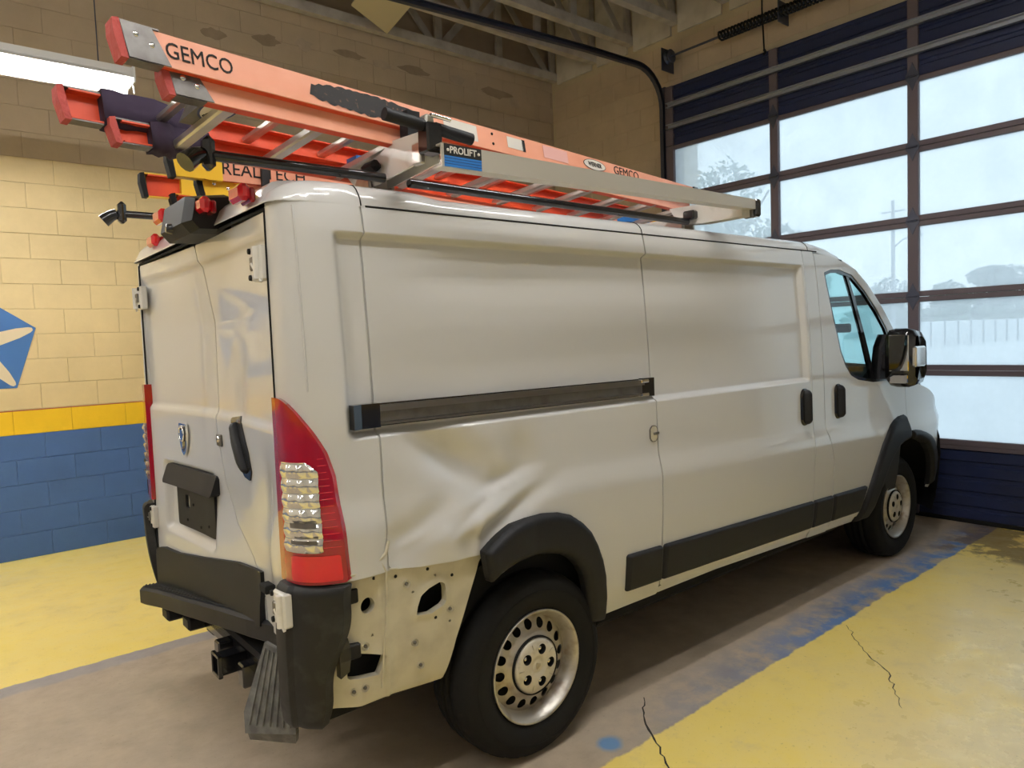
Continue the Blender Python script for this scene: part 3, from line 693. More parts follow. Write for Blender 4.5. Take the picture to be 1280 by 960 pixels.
# taillights
TZ = [.905, 1.095, 1.236, 1.307, 1.368, 1.429, 1.485][:]; TX = [-.800, -.812, -.824, -.842, -.870, -.903, -.931]
def tail(sgn):
    f0 = corner(sgn, .0, sgn < 0)
    root = empty('taillight'); root.parent = van; tag(root, 'tall red taillight on the crushed corner' if sgn < 0 else 'tall red taillight on the far corner')
    def sd(U, V, inset=0.): x = f0(U, V)[0]; return np.minimum.reduce([np.interp(V, TZ, TX) - inset - x, V - .905 - inset, 1.485 - inset - V])
    mb = MB(); patch(mb, 0, .9, .90, 1.49, .012, .010, sd, corner(sgn, .014, sgn < 0), (.03, -sgn * .02, 0)); mb.build('red_lens', M['red'], root)
    def sd2(U, V):
        x = f0(U, V)[0]; top = 1.285 - .9 * np.clip(x + .895, 0, 1) * 1.2
        return np.minimum.reduce([x + (.9285 if sgn < 0 else .9299), -.868 - x + 0 * V, V - 1.005, top - V])
    mb = MB(); patch(mb, 0.0, .8, .99, 1.30, .008, .004, sd2, lambda u, v: corner(sgn, .0165 + .007 * np.abs(np.sin(math.pi * (v - 1.005) / .046)) * (1 + .3 * np.sin(u * 40)), sgn < 0)(u, v), (.01, 0, 0)); mb.build('clear_lens', M['lens'], root)
    for z, hh in ((1.035, .012), (1.085, .016)):      # dark baffles behind the clear lens
        mb = MB(); patch(mb, 0.02, .8, z, z + hh, .01, .01, lambda U, V: np.minimum(f0(U, V)[0] + .922, -.874 - f0(U, V)[0]), corner(sgn, .0250, sgn < 0)); mb.build('baffle', M['bracket'], root)
    mb = MB(); patch(mb, 0, .9, .915, 1.0, .012, .01, lambda U, V: np.minimum.reduce([np.interp(V, TZ, TX) - .012 - f0(U, V)[0], V - .915, .995 - V, f0(U, V)[0] + .925]), corner(sgn, .0165, sgn < 0)); mb.build('reflector', M['red2'], root)
    for k in range(14):                                              # fine horizontal ribs moulded in the lens
        z = 1.02 + k * .021; xo = float(np.interp(z, TZ, TX)) - .006; pts = []
        for t in np.linspace(.05, .9, 40):
            p = f0(np.array(t), np.array(z)); 
            if -.866 < float(p[0]) < xo: q = corner(sgn, .0150, sgn < 0)(np.array(t), np.array(z)); pts.append(tuple(map(float, q)))
        if len(pts) > 2: MB().tube(pts, .0012, 4).build('lens_rib', M['red2'], root)
tail(-1); tail(1)

# rear doors
def rx(y, z):
    """rear face, doors pushed in along their meeting edge"""
    y = np.asarray(y, float); z = np.asarray(z, float)
    ys = np.interp(z, [.5, .72, .85, .95, 1.1, 1.3, 2.1], [-.50, -.47, -.34, -.17, -.06, 0, 0])
    pu = np.interp(z, [.5, .7, .85, 1.0, 1.37, 1.75, 2.06], [.06, .06, .07, .075, .067, .074, .026])
    q = np.where(y > ys, (y - ys) / (.86 - ys), (ys - y) / (.86 + ys))
    x = CXR + pu * (1 - np.clip(q, 0, 1) ** 1.5)
    x = x + .014 * sm(1.362, 1.392, z) * (1 - sm(1.975, 2.0, z)) * sm(.86, .80, np.abs(y))
    x = x + .020 * gau(y, z, -.58, 1.08, .10, .16, .3) - .014 * gau(y, z, -.66, .95, .05, .14, .25) + .012 * gau(y, z, -.30, 1.48, .07, .16, .2) - .010 * gau(y, z, .12, 1.62, .05, .30)
    x = x + .030 * rrect(y, z, .06, .70, .78, 1.12, .04).clip(-.01, .02) / .02 * sm(0, .02, rrect(y, z, .06, .70, .78, 1.12, .04))
    return x
def ys_(z): return np.interp(z, [.5, .72, .85, .95, 1.1, 1.3, 2.1], [-.50, -.47, -.34, -.17, -.06, 0, 0])
rear = lambda u, v: (rx(u, v), u, v)
def rear_off(o): return lambda u, v: (rx(u, v) - o, u, v)
ldoor = tag(vpart('rear_door', -.55, .83, .60, 2.065, .013, lambda U, V: np.minimum.reduce([U - ys_(V) - G, .828 - U, 2.062 - V, V - .62]), rear, (.03, 0, 0)), 'left rear door with plate bracket and ram badge')
rdoor = tag(vpart('rear_door', -.83, .05, .60, 2.065, .013, lambda U, V: np.minimum.reduce([ys_(V) - G - U, .828 + U, 2.062 - V, V - .62]), rear, (.03, 0, 0)), 'crumpled right rear door with black handle')
# dark sheet behind the doors, put there to shade the seam gaps
MB().bbox((-.83, -.80, .55), (-.80, .80, 2.05)).build('dark_gap_backing', M['dark'], van)
# narrow seals between door and corner
for sgn in (-1, 1): MB().tube([(CXR - .001, sgn * .831, z) for z in np.linspace(.62, 2.065, 12)], .004, 5).build('door_seal', M['dark'], van)
MB().tube([(CXR + .004, y, 2.070) for y in np.linspace(-.83, .83, 12)], .006, 5).build('door_seal', M['dark'], van)

# roof
RO = [( -.935, .0)]
def sd_roof(U, V):
    a = np.abs(V); w = hw(np.clip(U, CX1, 2.5), ZG, False) + .0 * U
    d = np.minimum(w - a, U + .945)
    # rounded rear corners in plan
    cx, cy = CX1, CY1; ux = np.clip(cx - U, 0, None) / (cx + .945); uy = np.clip(a - cy, 0, None) / np.maximum(w - cy, .02)
    n = 3.2; rr = (ux ** n + uy ** n) ** (1 / n); dc = (1 - rr) * .14
    return np.where((U < cx) & (a > cy), np.minimum(d + .2, dc), np.where((U < cx) | (a > cy), d, d))
def roof_map(u, v):
    d = np.clip(sd_roof(u, v), 0, None); q = np.clip(d / .06, 0, 1); r = np.clip(d / .85, 0, 1)
    z = ZG + .050 * np.sqrt(1 - (1 - q) ** 2) + .07 * (1 - (1 - r) ** 2) + .016 * (1 - sm(-.45, -.30, u)) * sm(0, .05, d)
    rib = sum(.006 * np.exp(-((np.abs(v) - c) / .03) ** 2) for c in (.2, .45, .68)) * sm(-.5, -.35, u) * (1 - sm(2.0, 2.2, u))
    z = z + rib - (ZG - ztop(u)) - .02 * sm(2.2, 2.6, u)
    return u, v, z
mb = MB(); patch(mb, -.945, 2.60, -.96, .96, .022, .012, sd_roof, roof_map, (0, 0, -.004)); mb.build('roof', M['paint'], van)
for sgn in (-1, 1):   # gutter seam line
    mb = MB(); mb.tube([(x, sgn * (float(hw(x, ZG, False)) - .001), ZG - .001) for x in np.linspace(-.64, 2.3, 40)], .0042, 5); mb.build('gutter_seam', M['dark'], van)
# seams across the roof edge at the panel joints
def roof_pt(x, s, o=0.001):
    w = float(hw(x, ZG, False)); P = roof_map(np.array([x]), np.array([s * w])); return (float(P[0][0]), float(P[1][0]), float(P[2][0]) + o)
for x in (-.655, .735, 2.20):
    MB().tube([roof_pt(x, -s) for s in (1, .995, .985, .97, .95, .92, .88)], .0025, 5).build('roof_seam', M['dark'], van)

# windscreen, hood, nose
def front_loft(xs, zf, bul, hwf, ns=24, mb=None):
    mb = mb or MB(); vs = []
    for x in xs:
        for k in range(ns + 1):
            s = -1 + 2 * k / ns; z = float(zf(x)); w = hwf(x)
            vs.append((x + bul(x) * (1 - s * s), s * w, z + .05 * (1 - s * s) * sm(2.0, 2.6, x)))
    n = ns + 1
    mb.add(vs, [(i * n + k, i * n + k + 1, (i + 1) * n + k + 1, (i + 1) * n + k) for i in range(len(xs) - 1) for k in range(ns)], True); return mb
hwt = lambda x: float(hw(x, float(ztop(x)), False)) - .004
front_loft(np.linspace(2.58, 2.74, 5), ztop, lambda x: .02 + .08 * (x - 2.58), lambda x: hwt(x)).build('roof_front', M['paint'], van)
front_loft(np.linspace(2.742, 3.50, 14), lambda x: ztop(x) - .004, lambda x: .033 + .28 * (x - 2.74) / .76, lambda x: hwt(x) - .045).build('windshield', M['car_glass'], van)
for sgn in (-1, 1):
    xs = np.linspace(2.60, 3.47, 20); vs = []
    for x in xs:
        w = hwt(x); z = float(ztop(x)); vs += [(x, sgn * (w + .004), z - .012), (x, sgn * w, z + .002), (x + .012, sgn * (w - .06), z + .004), (x + .005, sgn * (w - .06), z - .03), (x - .02, sgn * (w - .012), z - .035)]
    MB().add(vs, [(5 * i + k, 5 * i + (k + 1) % 5, 5 * i + 5 + (k + 1) % 5, 5 * i + 5 + k) for i in range(len(xs) - 1) for k in range(5)], True).build('windshield_pillar', M['paint'], van)
front_loft(np.linspace(3.47, 4.20, 12), ztop, lambda x: .24 - .10 * (x - 3.47), hwt).build('hood', M['paint'], van)
nose = [(4.22, .95), (4.33, .80), (4.38, .66), (4.40, .50), (4.38, .34), (4.30, .24)]
vs = []; ns = 24
for (x, z) in nose:
    for k in range(ns + 1):
        s = -1 + 2 * k / ns; w = float(hw(4.05, max(z, .45), False)) + .02; vs.append((x - .30 * abs(s) ** 3.2, s * w, z))
n = ns + 1
MB().add(vs, [(i * n + k, i * n + k + 1, (i + 1) * n + k + 1, (i + 1) * n + k) for i in range(len(nose) - 1) for k in range(ns)], True).build('front_bumper', M['plastic'], van)

# underbody, wheel wells, cab interior
MB().bbox((-.86, -.86, .40), (2.9, .86, .47)).build('underbody', M['dark'], van)
MB().rbox((.50, -.80, .29), (2.86, .80, .41), .03).build('bounce_block_slab', M['dark'], van)  # unseen slab added low down to cut bounced light under the van
MB().bbox((2.9, -.62, .28), (4.2, .62, .95)).build('engine_bay', M['dark'], van)
def well(cx, r, ya, yb, arch):
    mb = MB(); vs = []
    for i in range(21):
        a = math.pi * i / 20; zz = .47 + (r * .95 - .12) * math.sin(a); vs += [(cx + r * math.cos(a), ya, zz), (cx + r * math.cos(a), yb, zz)]
    mb.add(vs, [(2 * i, 2 * i + 1, 2 * i + 3, 2 * i + 2) for i in range(20)], True)
    mb.add([vs[2 * i + 1] for i in range(21)], [tuple(range(21))]); mb.build('wheel_well', M['dark'], van)
for sgn in (-1, 1):
    well(-.03, .50, sgn * .93, sgn * .60, RARCH); well(3.44, .56, sgn * .93, sgn * .60, FARCH)
# unseen dark box added inside the body to block light through the arches
lin = MB().bbox((-.80, -.90, .50), (2.12, .90, 2.02)).build('light_block_box', M['dark'], van)
MB().bbox((2.15, -.88, .42), (3.1, .88, .47)).build('cab_floor', M['dark'], van)
mb = MB(); mb.prism([(3.05, .75), (2.98, 1.08), (3.04, 1.30), (3.18, 1.365), (3.40, 1.345), (3.50, 1.25), (3.50, .6), (3.1, .6)], (0, -.87, 0), (1, 0, 0), (0, 0, 1), (0, 1.74, 0)); mb.build('dashboard', M['dash'], van)
for yc in (-.50, .50):
    st = empty('cab_seat'); st.parent = van; st.location = (0, yc, 0)
    MB().rbox((2.38, -.25, .72), (2.90, .25, .88), .05).build('cushion', M['seat'], st)
    MB().prism([(2.30, .82), (2.44, .82), (2.36, 1.45), (2.24, 1.46)], (0, -.24, 0), (1, 0, 0), (0, 0, 1), (0, .48, 0)).build('backrest', M['seat'], st)
    MB().rbox((2.20, -.13, 1.50), (2.30, .13, 1.70), .04).tube([(2.27, -.06, 1.44), (2.26, -.06, 1.52)], .008, 6).tube([(2.27, .06, 1.44), (2.26, .06, 1.52)], .008, 6).build('headrest', M['seat'], st)
    MB().rbox((2.35, -.2, .47), (2.85, .2, .72), .03).build('seat_base', M['dash'], st)
sw = []; c = Vector((2.93, .50, 1.16)); u1 = Vector((0, 1, 0)); u2 = Vector((.42, 0, .9)).normalized()
MB().tube([c + (u1 * math.cos(2 * math.pi * k / 24) + u2 * math.sin(2 * math.pi * k / 24)) * .19 for k in range(25)], .016, 8, False).tube([c - u1 * .18, c + u1 * .18], .016, 6).tube([c, c + Vector((.15, 0, -.08))], .03, 8).build('steering_wheel', M['dash'], van)
for sgn in (-1, 1):
    mb = MB(); patch(mb, 2.30, 3.40, .50, 1.285 if sgn < 0 else 1.395, .08, .05, None, side_off(sgn, -.065, False)); mb.build('door_lining', M['dash'], van)
# chassis under the floor
for y in (-.52, .52): MB().rbox((-.80, y - .05, .27), (3.0, y + .05, .41), .01).build('chassis_rail', M['dark'], van)
MB().rbox((.75, -.44, .22), (1.75, .40, .41), .05).build('fuel_tank', M['dark'], van)
MB().tube([(2.6, .2, .27), (1.9, .44, .26), (.4, .44, .27), (.2, .2, .30), (-.75, .2, .30)], .04, 10).build('exhaust_pipe', M['dark'], van)
# rear view bar / visor visible through the glass
MB().rbox((3.02, -.80, 1.60), (3.05, -.30, 1.66), .01).build('sun_visor', M['dash'], van)

# door glass
def glass_part(sgn):
    g0 = vpart('door_glass', 2.33, 3.32, 1.26, 2.0, .03, lambda U, V: sdfpoly(U, V, WIN) + .006, side_off(sgn, -.012, False), None, 'car_glass')
    # rubber surround and divider bar
    mb = MB(); patch(mb, 2.33, 3.32, 1.25, 2.0, .008, .008, lambda U, V: np.minimum(sdfpoly(U, V, WIN) + .003, .020 - sdfpoly(U, V, WIN)), side_off(sgn, -.004, False), (0, -sgn * .02, 0)); mb.build('window_seal', M['gloss_black'], van)
    bar = [(2.632, 1.965), (2.662, 1.965), (2.958, 1.27), (2.908, 1.27)]
    mb = MB(); patch(mb, 2.6, 3.0, 1.26, 1.97, .008, .02, lambda U, V: sdfpoly(U, V, bar), side_off(sgn, -.006, False), (0, -sgn * .02, 0)); mb.build('window_divider', M['gloss_black'], van)
glass_part(-1); glass_part(1)

# black plastic: wheel-arch flares
def flare(outer, inner, off, name, label, sgn=-1, w=.03, lift=0.0):
    poly = outer + inner[::-1]; us = [p[0] for p in poly]; vs_ = [p[1] for p in poly]
    def fm(u, v):
        d = sdfpoly(u, v, poly).clip(0, .03) / .03
        return u, sgn * (hw(u, v, False) + off * np.sqrt(1 - (1 - d) ** 2) + lift * np.clip((-.05 - u) / .25, 0, 1)), v
    mb = MB(); patch(mb, min(us), max(us), min(vs_), max(vs_), .010, .010, lambda U, V: sdfpoly(U, V, poly), fm, (0, -sgn * .03, 0)); o = mb.build(name, M['plastic'], van); return tag(o, label)
RFO = [(-.300, .889), (-.25, .918), (-.214, .934), (-.15, .957), (-.078, .967), (0, .970), (.086, .958), (.155, .935), (.215, .895), (.265, .848), (.303, .785), (.335, .715), (.355, .642), (.368, .54), (.375, .432)]
RFI = [(-.275, .772), (-.235, .790), (-.202, .800), (-.15, .810), (-.086, .814), (-.01, .812), (.057, .800), (.115, .782), (.164, .750), (.20, .715), (.228, .670), (.248, .61), (.260, .549), (.268, .50), (.274, .444)]
flare(RFO, RFI, .030, 'arch_flare', 'black arch flare torn loose over the rear wheel', lift=.035)
FFO = [(2.703, .397), (2.787, .561), (2.85, .672), (2.922, .786), (2.98, .872), (3.042, .942), (3.10, .983), (3.165, 1.009), (3.24, 1.026), (3.335, 1.03)]
FFI = [(2.876, .389), (2.948, .534), (3.00, .625), (3.070, .726), (3.13, .785), (3.195, .831), (3.27, .852), (3.348, .860), (3.36, .87), (3.372, .875)]
flare(FFO, FFI, .028, 'arch_flare', 'black arch flare behind the front wheel')
FGO = [(3.40, .915), (3.47, .912), (3.557, .900), (3.66, .876), (3.762, .845), (3.83, .81), (3.90, .745), (3.96, .66), (3.99, .56), (4.0, .45)]
FGI = [(3.40, .855), (3.47, .85), (3.55, .830), (3.64, .80), (3.733, .745), (3.79, .70), (3.84, .63), (3.87, .56), (3.89, .50), (3.90, .45)]
flare(FGO, FGI, .026, 'arch_flare', 'black arch flare in front of the front wheel')
# side mouldings
def mtop(x): return .694 + (.630 - .694) * (x - .492) / (2.788 - .492)
def mbot(x): return .528 + (.469 - .528) * (x - .495) / (2.708 - .495)
def molding(x0, x1, r0=.012, slant=0., name='side_molding'):
    def sd(U, V):
        d = np.minimum(mtop(U) - V, V - mbot(U)); e = np.minimum(U - x0, x1 + slant * (V - mbot(U)) / .16 - U)
        return np.where((d < r0) & (e < r0), r0 - np.hypot(r0 - d, r0 - e), np.minimum(d, e))
    def fm(u, v):
        d = np.clip(sd(u, v), 0, .012) / .012; return u, -(hw(u, v, False) + .020 * np.sqrt(1 - (1 - d) ** 2)), v
    mb = MB(); patch(mb, x0, x1 + max(slant, 0), .44, .72, .010, .006, sd, fm, (0, .02, 0)); return mb.build(name, M['plastic'], van)
molding(.492, .730); molding(.742, 2.095); molding(2.105, 2.325); molding(2.338, 2.70, .015, .075)

# sliding door track
tr = empty('door_rail'); tr.parent = van; tag(tr, 'bright sliding door track along the rear side panel')
def ty(x, z, o): return -(float(hw(x, z, False)) + o)
def bar_along(x0, x1, z0a, z1a, z0b, z1b, oi, oo, name, m, parent, n=12):
    vs = []
    for k in range(n + 1):
        t = k / n; x = x0 + (x1 - x0) * t; z0 = z0a + (z0b - z0a) * t; z1 = z1a + (z1b - z1a) * t
        yi, yo = ty(x, 1.39, oi), ty(x, 1.39, oo); vs += [(x, yi, z0), (x, yo, z0), (x, yo, z1), (x, yi, z1)]
    fs = [(4 * i + k, 4 * i + (k + 1) % 4, 4 * i + 4 + (k + 1) % 4, 4 * i + 4 + k) for i in range(n) for k in range(4)] + [(0, 1, 2, 3), (4 * n + 3, 4 * n + 2, 4 * n + 1, 4 * n)]
    MB().add(vs, fs).build(name, m, parent)
bar_along(-.745, .735, 1.372, 1.446, 1.366, 1.442, .0, .016, 'channel', M['gloss_black'], tr)
bar_along(-.66, .66, 1.420, 1.441, 1.415, 1.438, .014, .030, 'upper_lip', M['track'], tr)
bar_along(-.66, .66, 1.385, 1.420, 1.378, 1.415, .010, .020, 'web', M['bracket'], tr)
bar_along(-.66, .66, 1.376, 1.384, 1.370, 1.378, .014, .030, 'lower_lip', M['track'], tr)
bar_along(-.755, -.655, 1.370, 1.448, 1.370, 1.448, .0, .034, 'end_cap', M['gloss_black'], tr, 3)
bar_along(.655, .735, 1.364, 1.444, 1.362, 1.444, .0, .022, 'end_cap', M['gloss_black'], tr, 3)
for z in (1.372, 1.432): MB().rbox((.63, ty(.65, 1.39, .04), z - .006), (.68, ty(.65, 1.39, .0), z + .008), .003).build('roller', M['chrome'], tr)

# outside handles
def handle(x, z, name='door_handle', label=None, parent=None):
    h = empty(name); h.parent = van; 
    if label: tag(h, label)
    def ell(U, V): return rrect(U, V, x - .048, x + .048, z - .105, z + .105, .042)
    mb = MB(); patch(mb, x - .05, x + .05, z - .11, z + .11, .006, .006, ell, lambda u, v: (u, -(hw(u, v, False) + .010 * np.sqrt(np.clip(ell(u, v) / .012, 0, 1))), v), (0, .01, 0)); mb.build('escutcheon', M['gloss_black'], h)
    def e2(U, V): return rrect(U, V, x - .022, x + .036, z - .098, z + .098, .026)
    mb = MB(); patch(mb, x - .05, x + .05, z - .11, z + .11, .005, .005, e2, lambda u, v: (u, -(hw(u, v, False) + .012 + .030 * np.sqrt(np.clip(e2(u, v) / .028, 0, 1))), v), (0, .01, 0)); mb.build('grip', M['plastic'], h)
handle(2.035, 1.195, label='black handle of the sliding door'); handle(2.43, 1.195, label='black handle of the front door')
# latch cover on the side panel
x, z = .705, 1.195
mb = MB(); patch(mb, x - .03, x + .03, z - .04, z + .04, .005, .005, lambda U, V: rrect(U, V, x - .024, x + .024, z - .034, z + .034, .022), side_off(-1, .004), (0, .006, 0)); lc = mb.build('latch_cover', M['paint_dull'], van)
mb = MB(); patch(mb, x - .03, x + .03, z - .04, z + .04, .005, .005, lambda U, V: np.minimum(rrect(U, V, x - .027, x + .027, z - .037, z + .037, .024), -rrect(U, V, x - .023, x + .023, z - .033, z + .033, .02)), side_off(-1, .005), (0, .006, 0)); mb.build('latch_ring', M['bracket'], van)
MB().rbox((x - .004, ty(x, z, .012), z - .006), (x + .03, ty(x, z, .0), z + .006), .002).build('latch_bolt', M['track'], van)
# ---------------------------------------------------------------- wheels
def make_wheel():
    w = empty('wheel'); R = .362
    prof = [(.212, .02), (.222, -.002), (.250, -.014), (.290, -.020), (.325, -.014), (.343, .000), (.352, .012), (.358, .030), (R, .050), (R, .072), (R - .009, .074), (R - .009, .082), (R, .084), (R + .001, .112), (R - .009, .114), (R - .009, .122), (R + .001, .124), (R, .152), (R - .009, .154), (R - .009, .162), (R, .164), (.358, .185), (.350, .205), (.325, .228), (.29, .232), (.25, .226), (.222, .214), (.212, .195)]
    n = 120; vs = []
    for (r, a) in prof:
        for k in range(n):
            rr = r
            if .012 <= a <= .05 or .164 <= a <= .205: rr = r - (.006 if (k % 4 == 0 and r > .34) else 0)
            t = 2 * math.pi * k / n; vs.append((rr * math.cos(t), a, rr * math.sin(t)))
    fs = [(i * n + k, i * n + (k + 1) % n, (i + 1) * n + (k + 1) % n, (i + 1) * n + k) for i in range(len(prof) - 1) for k in range(n)]
    MB().add(vs, fs, True).build('tire', M['rubber'], w)
    for z_, r_ in ((-.0195, .300), (-.0125, .255)): MB().lathe([(r_ - .0015, z_), (r_, z_ - .0022), (r_ + .0015, z_)], 80).build('sidewall_ring', M['rubber'], w)
    rim = MB(); rim.lathe([(.196, .20), (.192, .10), (.188, .055), (.190, .040), (.196, .030), (.203, .012), (.214, .004), (.220, -.002), (.222, -.010), (.218, -.013), (.212, -.008), (.206, .002), (.199, .014), (.193, .030), (.187, .048)], 72)
    def fm(t, r):
        a = np.interp(r, [.095, .115, .135, .160, .175, .188], [.012, .016, .030, .036, .046, .052]); return r * np.cos(t), a, r * np.sin(t)
    def sd(T, Rr):
        k = np.round(T / (2 * math.pi / 16)) * (2 * math.pi / 16); dx = Rr * np.cos(T - k) - .157; dy = Rr * np.sin(T - k)
        return np.hypot(dx / 1.0, dy / .92) - .0200
    patch(rim, 0, 2 * math.pi, .095, .189, 2 * math.pi / 192, .0047, sd, fm, None); rim.build('rim', M['steel'], w)
    MB().lathe([(.0, .11), (.196, .11)], 48).lathe([(.0, .07), (.186, .07)], 48).build('brake_drum', M['dark'], w)
    cap = MB()
    def fm2(t, r):
        a = np.interp(r, [0, .022, .026, .030, .045, .075, .098, .106, .110], [-.006, -.006, -.003, -.006, -.010, -.009, -.004, .002, .014]); return r * np.cos(t), a, r * np.sin(t)
    def sd2(T, Rr):
        o = math.pi / 2; k = np.round((T - o) / (2 * math.pi / 5)) * (2 * math.pi / 5) + o; return np.hypot(Rr * np.cos(T - k) - .067, Rr * np.sin(T - k)) - .0200
    patch(cap, 0, 2 * math.pi, .0, .110, 2 * math.pi / 120, .005, sd2, fm2, None); cap.build('hub_cap', M['cap'], w)
    for k in range(5):
        a = math.pi / 2 + 2 * math.pi * k / 5; x, z = .067 * math.cos(a), .067 * math.sin(a)
        MB().lathe([(.0205, -.006), (.0195, .02), (0, .02)], 16, 'y', (x, 0, z)).build('lug_recess', M['dark'], w)
        MB().lathe([(0, .000), (.009, .000), (.011, .004), (.011, .02)], 6, 'y', (x, 0, z)).build('lug_nut', M['chrome'], w)
        b = a + math.pi / 5; MB().box((.083 * math.cos(b), -.0085, .083 * math.sin(b)), (.003, .002, .024), Matrix.Rotation(math.pi / 2 - b, 3, 'Y')).build('cap_rib', M['steel'], w)
    MB().lathe([(.1095, .004), (.112, .001), (.1145, .004), (.1145, .014)], 60).build('cap_shadow_ring', M['dark'], w)  # dark ring stands in for the shadow around the cap edge
    # raised badge on the cap
    MB().prism([(-.010, .012), (.010, .012), (.012, .002), (0, -.014), (-.012, .002)], (0, -.006, 0), (1, 0, 0), (0, 0, 1), (0, -.002, 0)).build('cap_badge', M['steel'], w)
    return w
def copy_tree(o, parent=None):
    c = o.copy(); COL.objects.link(c); c.parent = parent
    for ch in list(o.children): copy_tree(ch, c)
    return c
wh = make_wheel(); wh.parent = van
wh.location = (-.014, -.985, .362); wh.rotation_euler = (0, .35, 0); tag(wh, 'rear steel wheel on the damaged side')
for loc, rz, lab in (((3.44, -.918, .362), 0, 'front steel wheel by the roll-up door'), ((-.012, .975, .362), math.pi, 'rear wheel on the far side'), ((3.44, .918, .362), math.pi, 'front wheel on the far side')):
    c = copy_tree(wh, van); c.location = loc; c.rotation_euler = (0, .1, rz); c['label'] = lab
for x in (-.012, 3.44): MB().tube([(x, -.72, .36), (x, .72, .36)], .045, 10).build('axle', M['dark'], van)

# ---------------------------------------------------------------- exposed rear quarter behind the missing trim
q = empty('exposed_quarter'); q.parent = van; tag(q, 'bare cream metal quarter behind the missing trim, with holes')
HA = [(-.550, .716), (-.545, .745), (-.531, .780), (-.50, .798), (-.454, .810), (-.437, .803), (-.429, .781), (-.428, .735), (-.44, .722), (-.492, .706)]
HB = [(-.792, .636), (-.780, .650), (-.664, .610), (-.688, .548), (-.794, .560)]
def qy(u, v): return hw(u, v, False) - .020 - .012 * sm(-.66, -.72, u) * sm(.44, .7, v) - .006 * sm(.02, -.01, sdfpoly(u, v, HA).clip(-.05, .05) + .02) + .006 * np.exp(-((u + .668 + .02 * np.sin(v * 9)) / .006) ** 2) - .035 * sm(-.74, -.85, u)
OUTL = [(-.90, .475), (-.835, .469), (-.751, .456), (-.632, .458), (-.48, .443), (-.428, .440), (-.405, .50), (-.381, .581), (-.350, .66), (-.320, .739), (-.292, .81), (-.279, .846), (-.25, .862), (-.25, .90), (-.42, .90), (-.56, .91), (-.68, .955), (-.74, .935), (-.90, .935)]
def qsd(U, V):
    d = np.minimum(sdfpoly(U, V, OUTL), -sdfpoly(U, V, HA)); d = np.minimum(d, -sdfpoly(U, V, HB)); d = np.minimum(d, np.hypot((U + .724) / .9, V - .794) - .027)
    for (a, b) in ((-.56, .80), (-.47, .836), (-.71, .60 + .09), (-.41, .655)): d = np.minimum(d, np.hypot(U - a, V - b) - .006)
    return d
mb = MB(); patch(mb, -.90, -.25, .43, .96, .008, .008, qsd, lambda u, v: (u, -qy(u, v), v), (0, .03, 0)); mb.build('quarter_skin', M['paint_dull'], q)
mb = MB(); patch(mb, -.90, -.25, .43, .96, .03, .03, lambda U, V: sdfpoly(U, V, OUTL) - .02, lambda u, v: (u, -qy(u, v) + .10, v)); mb.build('inner_cavity', M['dark'], q)
for (a, b) in ((-.585, .835), (-.41, .70), (-.555, .62), (-.735, .66), (-.74, .52), (-.775, .515), (-.53, .53)):
    y = -float(qy(np.array(a), np.array(b)))
    MB().lathe([(.013, -.002), (.013, .003), (.007, .004)], 14, 'y', (a, y - .003, b)).build('clip_collar', M['paint_dull'], q)
    MB().lathe([(0, -.006), (.005, -.006), (.006, -.003), (.007, .004)], 10, 'y', (a, y, b)).build('clip_hole', M['bracket'], q)
for (a, b) in ((-.625, .87), (-.50, .865), (-.40, .82), (-.70, .88), (-.47, .685)):
    y = -float(qy(np.array(a), np.array(b))); MB().lathe([(0, -.001), (.0055, -.001), (.006, .001)], 10, 'y', (a, y - .001, b)).build('rivet_hole', M['dark'], q)
# torn seam: ragged folded lips
for pts, r in (([(-.80, .918), (-.74, .916), (-.70, .938), (-.668, .960), (-.655, 1.0)], .006), ([(-.69, .945), (-.668, .90), (-.662, .80), (-.668, .70), (-.676, .60), (-.68, .50)], .004), ([(-.655, .905), (-.60, .893), (-.547, .888), (-.417, .882), (-.30, .874), (-.262, .872)], .004)):
    P = [(a, -(float(hw(a, b, False)) - .010 - .012 * (b < .9)), b) for a, b in pts]; MB().tube(P, r, 6).build('torn_lip', M['paint_dull'], q)
# bracket stubs that held the bumper corner
for z in (.835, .655): MB().rbox((-.83, -.985, z - .022), (-.755, -.955, z + .026), .004).build('bumper_tab', M['plastic'], q)
MB().prism([(-.83, .72), (-.80, .71), (-.79, .66), (-.80, .60), (-.83, .585)], (0, -.985, 0), (1, 0, 0), (0, 0, 1), (0, .03, 0)).build('vent_flap', M['gloss_black'], q)

# ---------------------------------------------------------------- rear bumper
bp = empty('rear_bumper'); bp.parent = van; tag(bp, 'black plastic rear bumper, corners standing and step pushed in')
def bcorner(sgn, zt, zb, off, dmg):
    f = corner(sgn, off, False)
    def fm(t, z):
        x, y, zz = f(t, np.clip(z, .55, 2)); k = np.clip((zt - z) / (zt - zb), 0, 1)
        ed = np.clip(np.minimum(zt - z, z - zb) / .03, 0, 1); sh = (1 - np.sqrt(1 - (1 - ed) ** 2)) * .02
        x = x + .04 * k ** 3 + sh - .012 * (t < .2); y = y - sgn * (.05 * k ** 2 + sh)
        if dmg: x = x - .02 * k; y = y + .015 * np.sin(k * 7) * .4
        return x, y, z
    def sd(U, V): return np.minimum.reduce([U - .03 - 0 * V, (.78 - .30 * np.clip((zt - V) / (zt - zb), 0, 1) ** 1.3 - .03 * np.sin(V * 23) * dmg) - U, zt - V - .012 * U, V - zb - .03 * np.abs(U - .4)]) + 1e-4
    mb = MB(); patch(mb, -.0, .85, zb, zt, .02, .012, sd, fm, (.035, -sgn * .02, 0)); return mb.build('corner_cover', M['plastic_worn'], bp)
bcorner(-1, .905, .415, .034, 1); bcorner(1, .885, .44, .034, 0)
